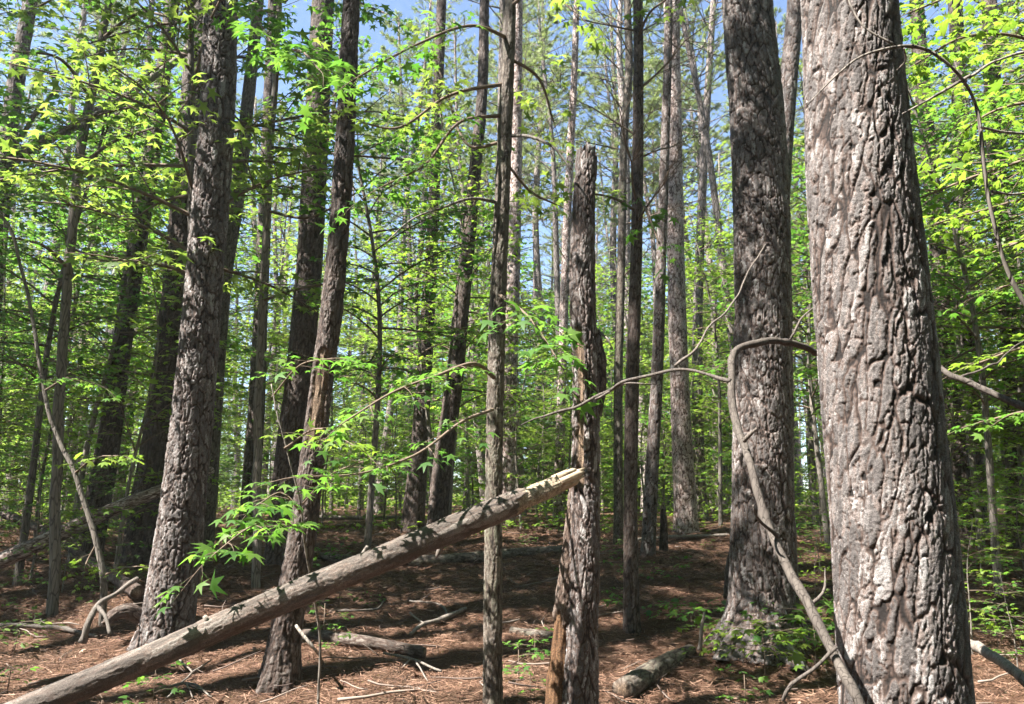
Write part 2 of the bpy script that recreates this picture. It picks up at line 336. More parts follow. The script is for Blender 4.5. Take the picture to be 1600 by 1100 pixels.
# ------------------------------------------------------------------ trunks
def path_smooth(P, r, step):
    P = np.asarray(P, float); s = np.concatenate([[0], np.cumsum(np.linalg.norm(np.diff(P, axis=0), axis=1))])
    n = max(8, int(s[-1] / step)); q = np.linspace(0, s[-1], n)
    m = np.gradient(P, s, axis=0); i = np.clip(np.searchsorted(s, q, 'right') - 1, 0, len(s) - 2)
    h = (s[i + 1] - s[i])[:, None]; t = ((q - s[i]) / (s[i + 1] - s[i]))[:, None]
    X = (2 * t**3 - 3 * t**2 + 1) * P[i] + (t**3 - 2 * t**2 + t) * h * m[i] + (-2 * t**3 + 3 * t**2) * P[i + 1] + (t**3 - t**2) * h * m[i + 1]
    return X, np.interp(q, s, r), q
def bark_height(S, kind, seed):
    """S: points in metres on the trunk surface; returns relief 0..1, plate tone and how open the crevice is (0 deep .. 1 none)"""
    st = np.array([1, 1, .45])
    j = lambda f, a, k: a * (np.stack([fbm(S * f * st + 9 * i, seed + 20 * i + k, 2) for i in range(3)], 1) - .5)
    S = S - seed * 3.7; an = S[:, 2] * (-.8 if kind == 'slab' else .3)                              # the plates spiral a little up the stem
    S = np.stack([S[:, 0] * np.cos(an) - S[:, 1] * np.sin(an), S[:, 0] * np.sin(an) + S[:, 1] * np.cos(an), S[:, 2]], 1) + seed * 3.7
    W = S + j(8, .06 if kind != 'slab' else .025, 0) * np.array([1, 1, 1.8]) + j(45, .014, 3) * np.array([1, 1, 1.6]) + j(140, .004, 5)
    # three layers of overlapping scales, coarse to fine: (frequency round, along, weight, crevice width, share of edges that gape)
    L = {'slab': [(19, 4.2, .36, .12, .72), (44, 11, .40, .11, .55), (95, 26, .24, .14, .35)],
         'plate': [(17, 5.2, .46, .15, .8), (38, 12, .34, .14, .55), (80, 26, .20, .16, .25)],
         'ridge': [(24, 5.0, .52, .22, .85), (50, 17, .30, .18, .55), (100, 44, .18, .16, .2)],
         'fine': [(38, 5.5, .50, .24, .75), (80, 20, .30, .2, .4), (150, 50, .20, .16, .1)],
         'log': [(16, 2.4, .40, .08, .30), (44, 7, .35, .12, .35), (90, 22, .25, .16, .15)]}[kind]
    h = 0; c = np.ones(len(S)); tone = 0
    for n, (sx, sz, wgt, wd, op) in enumerate(L):
        f1, f2, cid, cz = voro(W * np.array([sx, sx, sz]), seed + 13 * n)
        g = 1 - sstep(0, wd, f2 - f1)
        m = sstep(.5 - .22 * op - .10, .5 - .22 * op + .14, 1 - fbm(S * np.array([1, 1, .5]) * sx * .8, seed + 31 + n, 2)) if op < .95 else 1
        m = m * op + (1 - op) * 0
        h = h + wgt * (cid * .82 + .18 * np.clip(.5 + cz, 0, 1))          # the lower lip of each scale stands out
        c = c * (1 - g * np.minimum(1, m * 1.5) * (.95, .85, .5)[n]); tone = tone + ((cid * 5.7) % 1.0) * (.4, .35, .25)[n]
        if n == 1 and kind in ('slab', 'plate'):                          # notches under the lifted scales, sunk, their shadow darkened into the bark colour
            pid = (cid * 9.31) % 1.0; nt2 = sstep(.05, .16, -cz) * sstep(.10, .22, f1) * (pid > .92) * sstep(.0, .05, f2 - f1)
            c = c * (1 - nt2)
    h = h * (.55 if kind == 'plate' else .72) + (.45 if kind == 'plate' else .28) * c if kind != 'slab' else h * .42 + .58 * c
    h = h * (.25 + .75 * c)
    return np.clip(h, 0, 1.1), np.clip(tone, 0, 1), c
def trunk_mesh(P, r, res, kind='plate', amp=.012, seed=1, mats=None, wood=None, mb=None, fine_z=None, flare=0.0, name='trunk', parent=None, org=None, jag=0):
    """one displaced bark tube; res = vertex spacing; above fine_z rings get coarse"""
    X, rr, q = path_smooth(P, r, res)
    if fine_z is not None:
        keep = np.ones(len(X), bool); hi = np.where(X[:, 2] > fine_z)[0]; keep[hi] = False; keep[hi[::max(1, int(.12 / res))]] = True; keep[-1] = True
        X, rr, q = X[keep], rr[keep], q[keep]
    k = max(16, int(2 * math.pi * max(r) * .9 / res)); th = np.arange(k) * 2 * math.pi / k
    T = np.gradient(X, axis=0); T /= np.linalg.norm(T, axis=1)[:, None] + 1e-9
    ref = np.array([0, 1.0, 0]) if abs(T[len(T) // 2][2]) > .6 else np.array([0, .1, 1.0])
    A = np.cross(T, ref); A /= np.linalg.norm(A, axis=1)[:, None]; B = np.cross(T, A)
    rad = (np.cos(th)[None, :, None] * A[:, None] + np.sin(th)[None, :, None] * B[:, None])
    R0 = rr[:, None] * np.ones(k)[None]
    # texture space: unrolled round the axis so leaning and lying stems get plates along their length
    S = np.stack([R0 * np.cos(th)[None], R0 * np.sin(th)[None], np.repeat(q[:, None], k, 1)], -1).reshape(-1, 3)
    h, gid, e = bark_height(S + seed * 3.7, kind, seed)
    lob = (fbm(S * np.array([5, 5, 1.2]) + seed, seed + 50, 2) - .5) * .09
    wd = np.zeros(len(S))
    base = R0.reshape(-1) * (1 + lob)
    if flare:
        bz = np.clip(1 - (q - q[0]) / .55, 0, 1)[:, None] ** 2
        base = base * (1 + flare * (bz * (.55 + .9 * np.maximum(0, np.sin(th * 5 + seed)) ** 2)[None])).reshape(-1)
    pos0 = X[:, None] + rad * base.reshape(len(X), k)[..., None]
    if wood is not None:
        wd = wood(pos0.reshape(-1, 3), S)
    d = base + amp * (h - .6) * (1 - wd) - wd * amp * (.4 + .5 * vnoise(S * np.array([90, 90, 5.0]), 5) + 1.1 * fbm(S * np.array([26, 26, 9.0]), 6, 3))
    if jag: pass
    V = (X[:, None] + rad * d.reshape(len(X), k)[..., None])
    if jag:                                      # broken, splintered top
        up = np.zeros((len(X), k)); jj = jag * (fbm(np.stack([np.cos(th) * 2.5, np.sin(th) * 2.5, np.zeros(k) + seed], 1), 3, 3) - .45) * 2
        wgt = sstep(q[-1] - max(.18, jag * 1.2), q[-1], q); up = wgt[:, None] * jj[None]
        V = V + T[:, None] * up[..., None]
    V = V.reshape(-1, 3)
    n = len(X); i = np.arange(n - 1)[:, None] * k; j = np.arange(k)[None, :]; j2 = (j + 1) % k
    Q = np.stack([i + j, i + j2, i + k + j2, i + k + j], -1).reshape(-1, 4)
    c0 = len(V); V = np.vstack([V, X[0] - T[0] * .0, X[-1] - T[-1] * (jag * .6)]); e0 = (n - 1) * k
    tr = [(c0, (a + 1) % k, a) for a in range(k)] + [(c0 + 1, e0 + a, e0 + (a + 1) % k) for a in range(k)]
    mb = MB()
    if org is not None: V = V - org
    mb.add(V, tr, Q, 0); mb.attr = {'h': e, 'wood': np.concatenate([wd, [1, 1]]), 'cell': gid}
    return mb.build(name, mats, parent, smooth=False)
def px_path(pts, Y, Y2=None):
    """photo points (px, py, width px) from the base up, standing at distance Y"""
    P, r = [], []
    for i, (x, y, wpx) in enumerate(pts):
        yy = Y if Y2 is None else Y + (Y2 - Y) * i / (len(pts) - 1)
        p = at(x, y, yy); P.append(p); r.append(wpx / 2 / FPX * depth(p))
    return P, r

# ------------------------------------------------------------------ foliage
rng = np.random.default_rng(7)
def unit(v): v = np.asarray(v, float); return v / (np.linalg.norm(v) + 1e-9)
def spray(mb, p0, d, L, ls, rg, tm=STAR, r0=.006, ml=1, ms=0, sag=.12, gap=.6, flat=.35, k=4):
    """a leafy branch: main twig, side twigs in a near-flat layer, leaves along them"""
    d = unit(d); p0 = np.asarray(p0, float); n = 7; t = np.linspace(0, 1, n)
    side = unit(np.cross(d, [0, 0, 1])); wob = rg.normal(0, .05, (2,))
    P = p0 + d * (L * t)[:, None] + np.array([0, 0, -1.0]) * (sag * L * t**2)[:, None] + side * (np.sin(t * 3.5 + rg.uniform(0, 6)) * .05 * L * t)[:, None]
    mb.tube(P, r0 * (1 - .75 * t), k, ms, False)
    def lf(p, dd, nn_s):
        nrm = unit(np.array([0, 0, 1.0]) + rg.normal(0, flat, 3))
        dd = unit(dd + rg.normal(0, .18, 3) + np.array([0, 0, -.18]))
        mb.leaf(tm, p, dd, nrm, ls * rg.uniform(.42, 1.2), ml)
    m = max(2, int(L / (ls * 1.5))); sgn = 1
    for i in range(m):
        tt = .18 + .8 * (i + rg.uniform(-.3, .3)) / m; tt = min(max(tt, .05), .98)
        b = np.array([np.interp(tt, t, P[:, c]) for c in range(3)]); sgn = -sgn
        l2 = L * (.50 * (1 - tt) + .10) * rg.uniform(.6, 1.2); sd = unit(d * .75 + side * sgn * rg.uniform(.55, 1.0) + np.array([0, 0, rg.normal(0, .14)]))
        e = b + sd * l2 + np.array([0, 0, -sag * l2 * .4])
        mb.tube([b, (b + e) / 2 + np.array([0, 0, .02 * l2]), e], [r0 * .4, r0 * .3, r0 * .15], 3, ms, False)
        c = max(1, int(l2 / (ls * gap))); s2 = 1
        for j in range(c):
            u = (j + .6) / c; s2 = -s2; q = b + (e - b) * u; pd = np.cross(sd, [0, 0, 1]) * s2
            lf(q, sd * .7 + pd * .8, 0)
        lf(e, sd, 0)
    for j in range(max(2, int(L * .5 / (ls * gap)))):
        tt = rg.uniform(.35, 1); b = np.array([np.interp(tt, t, P[:, c]) for c in range(3)])
        lf(b, d * .5 + side * rg.choice([-1, 1]), 0)
    lf(P[-1], d, 0)
def sapling_proto(H, hb, nb, Lm, ls, seed, tm, r0, leafm, name, lean=.06, gap=.6, shape='dome', barkm='hard'):
    rg = np.random.default_rng(seed); n = 14; t = np.linspace(0, 1, n)
    ph = rg.uniform(0, 6, 4); wob = lean * H
    P = np.stack([wob * np.sin(t * 2.6 + ph[0]) * t + .03 * H * np.sin(t * 7 + ph[1]) * t, wob * np.sin(t * 2.2 + ph[2]) * t, t * H], 1)
    tk = MB(); tk.tube(np.vstack([P[0] + [0, 0, -.3], P]), np.concatenate([[r0 * 1.25], r0 * (1 - .85 * t)]), 9, 0)
    cr = MB()
    for i in range(nb):
        f = (i + rg.uniform(0, .9)) / nb; z = hb + (H - hb) * f
        if shape == 'dome': l = Lm * (1 - .75 * f ** 1.6) * (.55 + .45 * min(1, f * 4))
        else: l = Lm * (1 - .45 * f)
        l *= rg.uniform(.4, 1.35); a = i * 2.4 + rg.uniform(-.5, .5)
        b = np.array([np.interp(z / H, t, P[:, c]) for c in range(3)])
        up = rg.uniform(-.1, 1.0)
        spray(cr, b, [math.cos(a), math.sin(a), up], l, ls, rg, tm, r0 * .30 * (1 - .6 * f) + .003, 1, 0, .18 + up * .25, gap)
    a = tk.build('trunk', [M[barkm]]); b = cr.build('crown', [M['stem'], M[leafm]], smooth=False)
    a.name = 'trunk'; b.name = 'crown'
    return [a, b, H]
def pine_proto(H, seed, dead=16, cs=.62, nl=46, Lm=2.8):
    rg = np.random.default_rng(seed); n = 26; t = np.linspace(0, 1, n); ph = rg.uniform(0, 6, 4)
    P = np.stack([.5 * np.sin(t * 3 + ph[0]) * t + .08 * np.sin(t * 13 + ph[2]), .5 * np.sin(t * 2.5 + ph[1]) * t + .08 * np.sin(t * 11 + ph[3]), t * H], 1)
    P2 = np.vstack([P[0] + [0, 0, -.4], P]); r = .175 * (1 - .72 * t) + .05 * np.exp(-t * H / .35)
    tk = MB(); tk.tube(P2, np.concatenate([[r[0] * 1.1], r]), 14, 0)
    for i in range(dead):
        z = H * rg.uniform(.2, cs + .05); a = rg.uniform(0, 6.28); l = rg.uniform(.3, 1.7)
        b = np.array([np.interp(z / H, t, P[:, c]) for c in range(3)]); dd = np.array([math.cos(a), math.sin(a), rg.uniform(-.15, .5)])
        e = b + dd * l; mid = b + dd * l * .55 + [0, 0, rg.uniform(-.1, .15)]
        tk.tube([b, mid, e], [.018, .011, .004], 4, 0, False)
        for q in range(3):
            s = mid + (e - mid) * rg.uniform(0, .8); tk.tube([s, s + unit(dd + rg.normal(0, .6, 3)) * rg.uniform(.2, .5)], [.005, .002], 3, 0, False)
    cr = MB()
    for i in range(nl):
        f = (i + rg.uniform(0, 1)) / nl; z = H * (cs + (1 - cs) * f * .98); a = i * 2.4 + rg.uniform(-.5, .5)
        l = Lm * (1 - .7 * f ** 1.4) * rg.uniform(.5, 1.15) * (.6 + .4 * min(1, f * 5))
        b = np.array([np.interp(z / H, t, P[:, c]) for c in range(3)]); dd = unit([math.cos(a), math.sin(a), rg.uniform(.05, .6)])
        tt = np.linspace(0, 1, 5); Q = b + dd * (l * tt)[:, None] + np.array([0, 0, .18 * l]) * (tt**2)[:, None]
        cr.tube(Q, .028 * (1 - .8 * tt) * (1 - .5 * f), 4, 0, False)
        sd = unit(np.cross(dd, [0, 0, 1]))
        for j in range(int(8 + l * 8)):
            u = rg.uniform(.3, 1); q = np.array([np.interp(u, tt, Q[:, c]) for c in range(3)])
            d2 = unit(dd * .8 + sd * rg.normal(0, .8) + np.array([0, 0, rg.uniform(-.1, .6)])); l2 = rg.uniform(.08, .5) * (1.2 - u)
            cr.tube([q, q + d2 * l2], [.006, .004], 3, 0, False)
            cr.leaf(TUFT, q + d2 * l2, d2, unit(rg.normal(0, 1, 3) + [0, 0, .6]), rg.uniform(.15, .23), 1)
    a = tk.build('trunk', [M['pine']]); b = cr.build('crown', [M['pine'], M['needle']], smooth=False)
    return [a, b, H]
def place(proto, name, label, cat, group, x, y, s=1, rz=0, sxy=None, tilt=(0, 0), parts=(0, 1)):
    o = thing(name, label, cat, (x, y, float(gz(x, y)) - .02), group)
    o.rotation_euler = (tilt[0], tilt[1], rz); o.scale = (sxy or s, sxy or s, s)
    for i in parts: link_child(proto[i], o)
    return o

# ================================================================== GROUND
def build_ground():
    mb = MB()
    xs = np.concatenate([np.linspace(-220, -13, 40)[:-1], np.arange(-13, 13, .09), np.linspace(13, 220, 40)])
    ys = np.concatenate([np.linspace(-60, 1.5, 30)[:-1], np.arange(1.5, 19, .07), np.linspace(19, 300, 160)])
    X, Y = np.meshgrid(xs, ys); Z = gz(X, Y)
    P = np.stack([X.ravel() * 5, Y.ravel() * 5, np.zeros(X.size)], 1)
    near = ((np.abs(X) < 13) & (Y > 1.5) & (Y < 19)).ravel()
    Z = Z + ((fbm(P, 3, 4) - .5) * .10 * near + (fbm(P / 2.2, 9, 2) - .5) * .10).reshape(X.shape)
    n, m = X.shape; i = np.arange(n - 1)[:, None] * m + np.arange(m - 1)[None]
    mb.add(np.stack([X.ravel(), Y.ravel(), Z.ravel()], 1), None, np.stack([i, i + 1, i + m + 1, i + m], -1).reshape(-1, 4), 0)
    o = mb.build('ground', [M['ground']]); o['kind'] = 'structure'
    return o
build_ground()
def wedge(n, y0, y1, rg, pw=1.0, margin=1.12):
    u = rg.uniform(0, 1, n); Y = (y0 ** pw + u * (y1 ** pw - y0 ** pw)) ** (1 / pw)
    X = rg.uniform(-1, 1, n) * (Y * .65 * margin + .8); return X, Y
def litter():
    rg = np.random.default_rng(5)
    nrm = lambda n, k: np.stack([rg.normal(0, k, n), rg.normal(0, k, n), np.ones(n)], 1)
    # needles: long bent slivers in loose drifts
    n = 380000; X, Y = wedge(n, 2.0, 17, rg, 1.35)
    A = rg.uniform(0, 2 * math.pi, n); L = rg.uniform(.05, .15, n); W_ = .0007 + .00018 * Y
    Z = gz(X, Y) + (fbm(np.stack([X * 5, Y * 5, X * 0], 1), 3, 4) - .5) * .10 + (fbm(np.stack([X * 5, Y * 5, X * 0], 1) / 2.2, 9, 2) - .5) * .10
    d = np.stack([np.cos(A), np.sin(A), rg.normal(0, .16, n)], 1) * L[:, None]; sd = np.stack([-np.sin(A), np.cos(A), rg.normal(0, .4, n)], 1) * W_[:, None]
    c = np.stack([X, Y, Z + rg.uniform(.003, .03, n)], 1); bend = np.stack([-np.sin(A), np.cos(A), rg.normal(.3, .2, n)], 1) * (L * rg.normal(0, .12, n))[:, None]
    V = np.stack([c - d / 2 - sd, c - d / 2 + sd, c + bend + sd, c + bend - sd, c + d / 2], 1).reshape(-1, 3)
    b = np.arange(n)[:, None] * 5
    mb = MB(); mb.add(V, b + np.array([[3, 2, 4]]), b + np.array([[0, 1, 2, 3]]), 0)
    o = mb.build('pine_straw', [M['straw']], smooth=False); o['kind'] = 'stuff'; o['label'] = 'brown pine straw spread over the forest floor'; o['category'] = 'pine straw'
    n = 5000; X, Y = wedge(n, 2.0, 26, rg, 1.5)
    Z = gz(X, Y) + .02 + (fbm(np.stack([X * 5, Y * 5, X * 0], 1), 3, 4) - .5) * .10 + (fbm(np.stack([X * 5, Y * 5, X * 0], 1) / 2.2, 9, 2) - .5) * .10
    mb = MB(); NN = nrm(n, .45)
    for i in range(n):
        a = rg.uniform(0, 6.28); mb.leaf(MAPLE if i % 3 else OVAL, (X[i], Y[i], Z[i]), (math.cos(a), math.sin(a), rg.normal(0, .3)), NN[i], rg.uniform(.03, .075), 0)
    o = mb.build('leaf_litter', [M['litter']], smooth=False); o['kind'] = 'stuff'; o['label'] = 'dry brown fallen leaves scattered on the pine straw'; o['category'] = 'leaf litter'
    mb = MB(); n = 1000; X, Y = wedge(n, 2.2, 20, rg, 1.3)
    for i in range(n):
        a = rg.uniform(0, 6.28); l = rg.choice([.12, .2, .35, .6], p=[.4, .3, .2, .1]) * rg.uniform(.7, 1.3); p = np.array([X[i], Y[i], 0]); r = l * .012 + .0025
        t = np.linspace(-.5, .5, 5)[:, None]; Q = p + np.array([math.cos(a), math.sin(a), 0]) * t * l + np.array([-math.sin(a), math.cos(a), 0]) * (np.sin(t * 5 + a) * .08 * l)
        Q[:, 2] = gz(Q[:, 0], Q[:, 1]) + r + .025 + rg.uniform(0, .03) + t[:, 0] * rg.normal(0, .05)
        mb.tube(Q, r * np.array([1, .9, .8, .65, .4]), 4, 0)
    o = mb.build('twig_litter', [M['twig']]); o['kind'] = 'stuff'; o['label'] = 'small broken twigs littering the pine straw'; o['category'] = 'twig litter'
litter()

# ================================================================== PROTOTYPES
pines = [pine_proto(21, 11), pine_proto(23, 12, 22, .62, 46, 2.6), pine_proto(19, 13, 26, .56, 44, 2.4), pine_proto(22, 14, 14, .55, 54, 3.0)]
smalls = [sapling_proto(2.4, .5, 16, .95, .105, 31, MAPLE, .014, 'leafB', 's'), sapling_proto(3.0, .7, 20, 1.1, .11, 32, STAR, .018, 'leaf', 's'), sapling_proto(2.0, .3, 14, .8, .10, 33, MAPLE, .012, 'leaf', 's')]
mids = [sapling_proto(5.0, .7, 34, 1.7, .13, 41, MAPLE, .032, 'leaf', 's'), sapling_proto(5.6, 1.0, 36, 1.8, .135, 42, STAR, .036, 'leafD', 's'), sapling_proto(4.4, .5, 32, 1.6, .125, 43, MAPLE, .03, 'leafB', 's')]
talls = [sapling_proto(9.0, 2.6, 50, 2.3, .145, 51, MAPLE, .06, 'leaf', 's', .05), sapling_proto(10.0, 3.4, 52, 2.5, .15, 52, STAR, .07, 'leafD', 's', .05), sapling_proto(8.2, 2.4, 48, 2.1, .14, 53, MAPLE, .055, 'leafB', 's', .06)]
bigs = [sapling_proto(13.0, .4, 110, 3.2, .22, 61, DIAM, .11, 'leaf', 's', .03, .5), sapling_proto(11.0, .3, 105, 3.0, .21, 62, DIAM, .1, 'leafD', 's', .03, .5), sapling_proto(12.0, .3, 105, 3.0, .2, 63, DIAM, .1, 'leafB', 's', .03, .5)]
TUFT = make_tuft(18, 1.0, .06, 4)
dense = [pine_proto(20, 15, 12, .55, 60, 3.0), pine_proto(21, 16, 12, .58, 60, 2.8)]
for pr in pines + dense + smalls + mids + talls + bigs:
    for o in pr[:2]: COL.objects.unlink(o)

# ================================================================== MAIN TREES
def crown_on(root, top, base, s=1.0, rz=0, k=0):
    """pine crown of a traced tree: shifted so that its stem meets the traced trunk"""
    pr = pines[k]; c = link_child(pr[1], root)
    z = top[2] - base[2]; c.scale = (s, s, s)
    c.rotation_euler = (0, 0, rz); c.location = (top[0] - base[0], top[1] - base[1], z - pr[2] * .72 * s)
    return c
def stand_tree(name, label, cat, pts, Y, matk, kind, amp, res, seed, top=14.0, flare=.25, wood=None, crown=0, group=None, fine=None, cs=1.0):
    P, r = px_path(pts, Y)
    P = [np.array(p) for p in P]
    b = P[0].copy(); d0 = (P[1] - P[0]); g = float(gz(b[0], b[1]))
    if b[2] > g - .1:                                     # run down into the ground
        q = b - unit(d0) * (b[2] - g + .18) / max(.3, unit(d0)[2]); P = [q] + P; r = [r[0] * 1.04] + r
    base = np.array([P[0][0], P[0][1], float(gz(P[0][0], P[0][1]))])
    vis = P[-1][2]
    if top > P[-1][2]:
        d = unit(P[-1] - P[-3]) if len(P) > 3 else unit(P[-1] - P[-2]); d = unit(d * .4 + np.array([0, 0, .6]))
        h = top - P[-1][2]; e = P[-1] + d * h / d[2]
        P += [P[-1] + (e - P[-1]) * .5, e]; r += [r[-1] * .86, max(.03, r[-1] * .6)]
    root = thing(name, label, cat, base, group)
    trunk_mesh(P, r, res, kind, amp, seed, [M[matk]], wood, flare=flare, fine_z=vis + .2, parent=root, org=base)
    if crown is not None: crown_on(root, P[-1], base, cs, seed * 1.3, crown)
    return root, base, P, r
def wood_patch(spots):
    """bark missing: (z0, z1, direction x, direction y, half width in radians) about the trunk"""
    def f(pos, S):
        a = np.arctan2(S[:, 1], S[:, 0]); out = np.zeros(len(S)); n1 = fbm(S * np.array([22, 22, 6.0]), 77, 3) - .5
        for (z0, z1, ang, hw) in spots:
            da = np.abs((a - ang + math.pi) % (2 * math.pi) - math.pi)
            zz = np.minimum(pos[:, 2] - z0, z1 - pos[:, 2])
            v = np.minimum((hw - da) * .35, zz * .6) + n1 * .16
            out = np.maximum(out, sstep(0, .02, v))
        return out
    return f
def zpix(px, py, Y): return at(px, py, Y)[2]

# big pine, right foreground
bigY = 2.8
stand_tree('pine_tree', 'thick foreground pine at the right with flaky grey plates of bark, widest trunk of all', 'tree',
    [(1415, 1100, 190), (1401, 900, 182), (1374, 600, 172), (1346, 300, 158), (1327, 0, 137)], bigY, 'pineN', 'slab', .0125, .0038, 3, 15, .2, crown=1)
# second right pine with pale pitted base
YB = 7.3
stand_tree('pine_tree', 'stout dark pine just left of the widest trunk, with a pale pitted flaring base', 'tree',
    [(1193, 1000, 118), (1193, 930, 104), (1192, 800, 95), (1193, 600, 88), (1189, 300, 84), (1180, 150, 80), (1167, 0, 76)], YB, 'pineN', 'plate', .024, .008, 5, 15, .55, crown=0)
# left pine
stand_tree('pine_tree', 'tall leaning pine with blocky grey bark standing behind the low end of the leaning log', 'tree',
    [(258, 1000, 80), (272, 900, 74), (290, 750, 66), (306, 600, 60), (322, 400, 55), (338, 200, 53), (346, 0, 50)], 7.4, 'pineN', 'plate', .024, .008, 6, 15, .45, crown=3)
stand_tree('pine_tree', 'dark pine in shade directly behind the tall leaning pine at the left', 'tree',
    [(222, 855, 58), (243, 720, 52), (268, 540, 46), (292, 300, 44), (318, 0, 42)], 11.2, 'darkShadeN', 'ridge', .02, .014, 7, 16, .3, crown=2)
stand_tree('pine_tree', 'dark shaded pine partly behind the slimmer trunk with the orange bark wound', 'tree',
    [(440, 895, 54), (450, 750, 48), (467, 600, 44), (484, 400, 40), (495, 200, 38), (505, 0, 34)], 10.6, 'darkShadeN', 'ridge', .018, .014, 8, 16, .3, crown=1)
YF = 6.5
z0, z1 = zpix(500, 700, YF), zpix(510, 545, YF)
stand_tree('pine_tree', 'slim grey trunk with a raw orange wound halfway up, crossed by the leaning log', 'tree',
    [(438, 1045, 56), (447, 985, 50), (470, 850, 45), (490, 700, 37), (502, 600, 35), (516, 500, 35), (528, 380, 32), (540, 200, 30), (549, 0, 26)], YF, 'darkShadeN', 'ridge', .020, .008, 9, 13, .5,
    wood=wood_patch([(z0, z1, math.pi / 2 + .2, .8)]), crown=2, cs=.8)

# slim sweetgum in the middle with leafy branches
rootG, bG, PG, rG = stand_tree('sweetgum_tree', 'slender upright hardwood in the middle with narrow furrowed bark, left of the broken snag', 'tree',
    [(770, 1100, 31), (770, 1000, 29), (771, 800, 28), (777, 500, 27), (787, 250, 24), (797, 0, 20)], 5.7, 'mossN', 'fine', .010, .006, 10, 9.5, .2, crown=None)
def on(p, b): return np.asarray(p) - b
def branch_px(parent, base, pts, name='branch', m='hard', k=6, extra=None):
    """bare branch given as (px, py, Y, width px)"""
    P = [on(at(x, y, Y), base) for x, y, Y, _ in pts]; r = [wd / 2 / FPX * depth(at(x, y, Y)) for x, y, Y, wd in pts]
    X, rr, q = path_smooth(P, r, .05); mb = MB(); mb.tube(X, rr, k, 0)
    return mb.build(name, [M[m]], parent)
def leafy_px(parent, base, pts, ls, leafm, seed, tm=STAR, every=.12, L2=.35, gap=.6, name='leafy_branch', flat=.35, t0=.25):
    """branch given in photo points with leaf sprays off both sides"""
    rg = np.random.default_rng(seed)
    P = [on(at(x, y, Y), base) for x, y, Y, _ in pts]; r = [wd / 2 / FPX * depth(at(x, y, Y)) for x, y, Y, wd in pts]
    X, rr, q = path_smooth(P, r, .04); mb = MB(); mb.tube(X, rr, 5, 0, False); sg = 1
    s = q[-1] * t0
    while s < q[-1]:
        i = int(np.searchsorted(q, s)); i = min(i, len(q) - 2); T = unit(X[i + 1] - X[i]); sd = unit(np.cross(T, [0, 0, 1])) * sg; sg = -sg
        f = s / q[-1]; l = L2 * rg.uniform(.5, 1.2) * (1.15 - .6 * f)
        spray(mb, X[i], T * .6 + sd + np.array([0, 0, rg.uniform(-.15, .35)]), l, ls, rg, tm, .0035, 1, 0, .25, gap, flat)
        s += every * rg.uniform(.7, 1.3)
    spray(mb, X[-1], unit(X[-1] - X[-3]), L2, ls, rg, tm, .0035, 1, 0, .25, gap, flat)
    return mb.build(name, [M['stem'], M[leafm]], parent, smooth=False)
branch_px(rootG, bG, [(796, 212, 5.7, 6), (830, 214, 5.5, 5), (862, 228, 5.4, 4), (893, 265, 5.3, 3)])
branch_px(rootG, bG, [(783, 318, 5.7, 6), (740, 310, 5.5, 5), (690, 325, 5.3, 4), (640, 345, 5.1, 3), (600, 382, 5.0, 2)])
leafy_px(rootG, bG, [(772, 590, 5.6, 7), (740, 568, 5.2, 6), (680, 588, 4.9, 5), (610, 615, 4.6, 4), (545, 655, 4.4, 3)], .10, 'leaf', 101, STAR, .15, .28)
leafy_px(rootG, bG, [(770, 640, 5.6, 6), (720, 660, 5.1, 5), (640, 715, 4.7, 4), (560, 740, 4.5, 3), (470, 745, 4.4, 2)], .10, 'leaf', 102, STAR, .18, .26)
leafy_px(rootG, bG, [(780, 460, 5.6, 6), (830, 500, 5.2, 4), (870, 560, 5.0, 3)], .14, 'leaf', 103, STAR, .09, .30)
leafy_px(rootG, bG, [(795, 60, 5.7, 7), (740, 40, 5.4, 5), (650, 70, 5.2, 4), (560, 120, 5.0, 3)], .11, 'leaf', 104, STAR, .11, .42)
leafy_px(rootG, bG, [(793, 130, 5.7, 7), (700, 150, 5.5, 5), (620, 200, 5.6, 4), (560, 190, 5.7, 3)], .10, 'leafD', 105, STAR, .11, .45)
leafy_px(rootG, bG, [(797, 10, 5.7, 6), (840, -20, 5.4, 5), (900, 20, 5.2, 3)], .11, 'leafD', 106, STAR, .13, .3)
leafy_px(rootG, bG, [(788, 250, 5.7, 5), (830, 300, 5.9, 4), (870, 320, 6.1, 3)], .10, 'leafD', 107, STAR, .15, .3)
crG = link_child(talls[1][1], rootG); crG.location = (PG[-1][0] - bG[0], PG[-1][1] - bG[1], PG[-1][2] - bG[2] - 7.2 * .62); crG.scale = (.62, .62, .62)

leafy_px(rootG, bG, [(790, 180, 5.7, 7), (720, 190, 5.5, 5), (660, 260, 5.4, 4), (600, 290, 5.3, 3)], .095, 'leaf', 108, STAR, .10, .42)
leafy_px(rootG, bG, [(788, 220, 5.7, 6), (740, 230, 5.9, 5), (700, 150, 6.1, 4), (680, 90, 6.2, 3)], .095, 'leafD', 109, STAR, .10, .42)
leafy_px(rootG, bG, [(795, 90, 5.7, 6), (840, 120, 5.9, 5), (865, 190, 6.1, 3)], .095, 'leafD', 110, STAR, .11, .34)
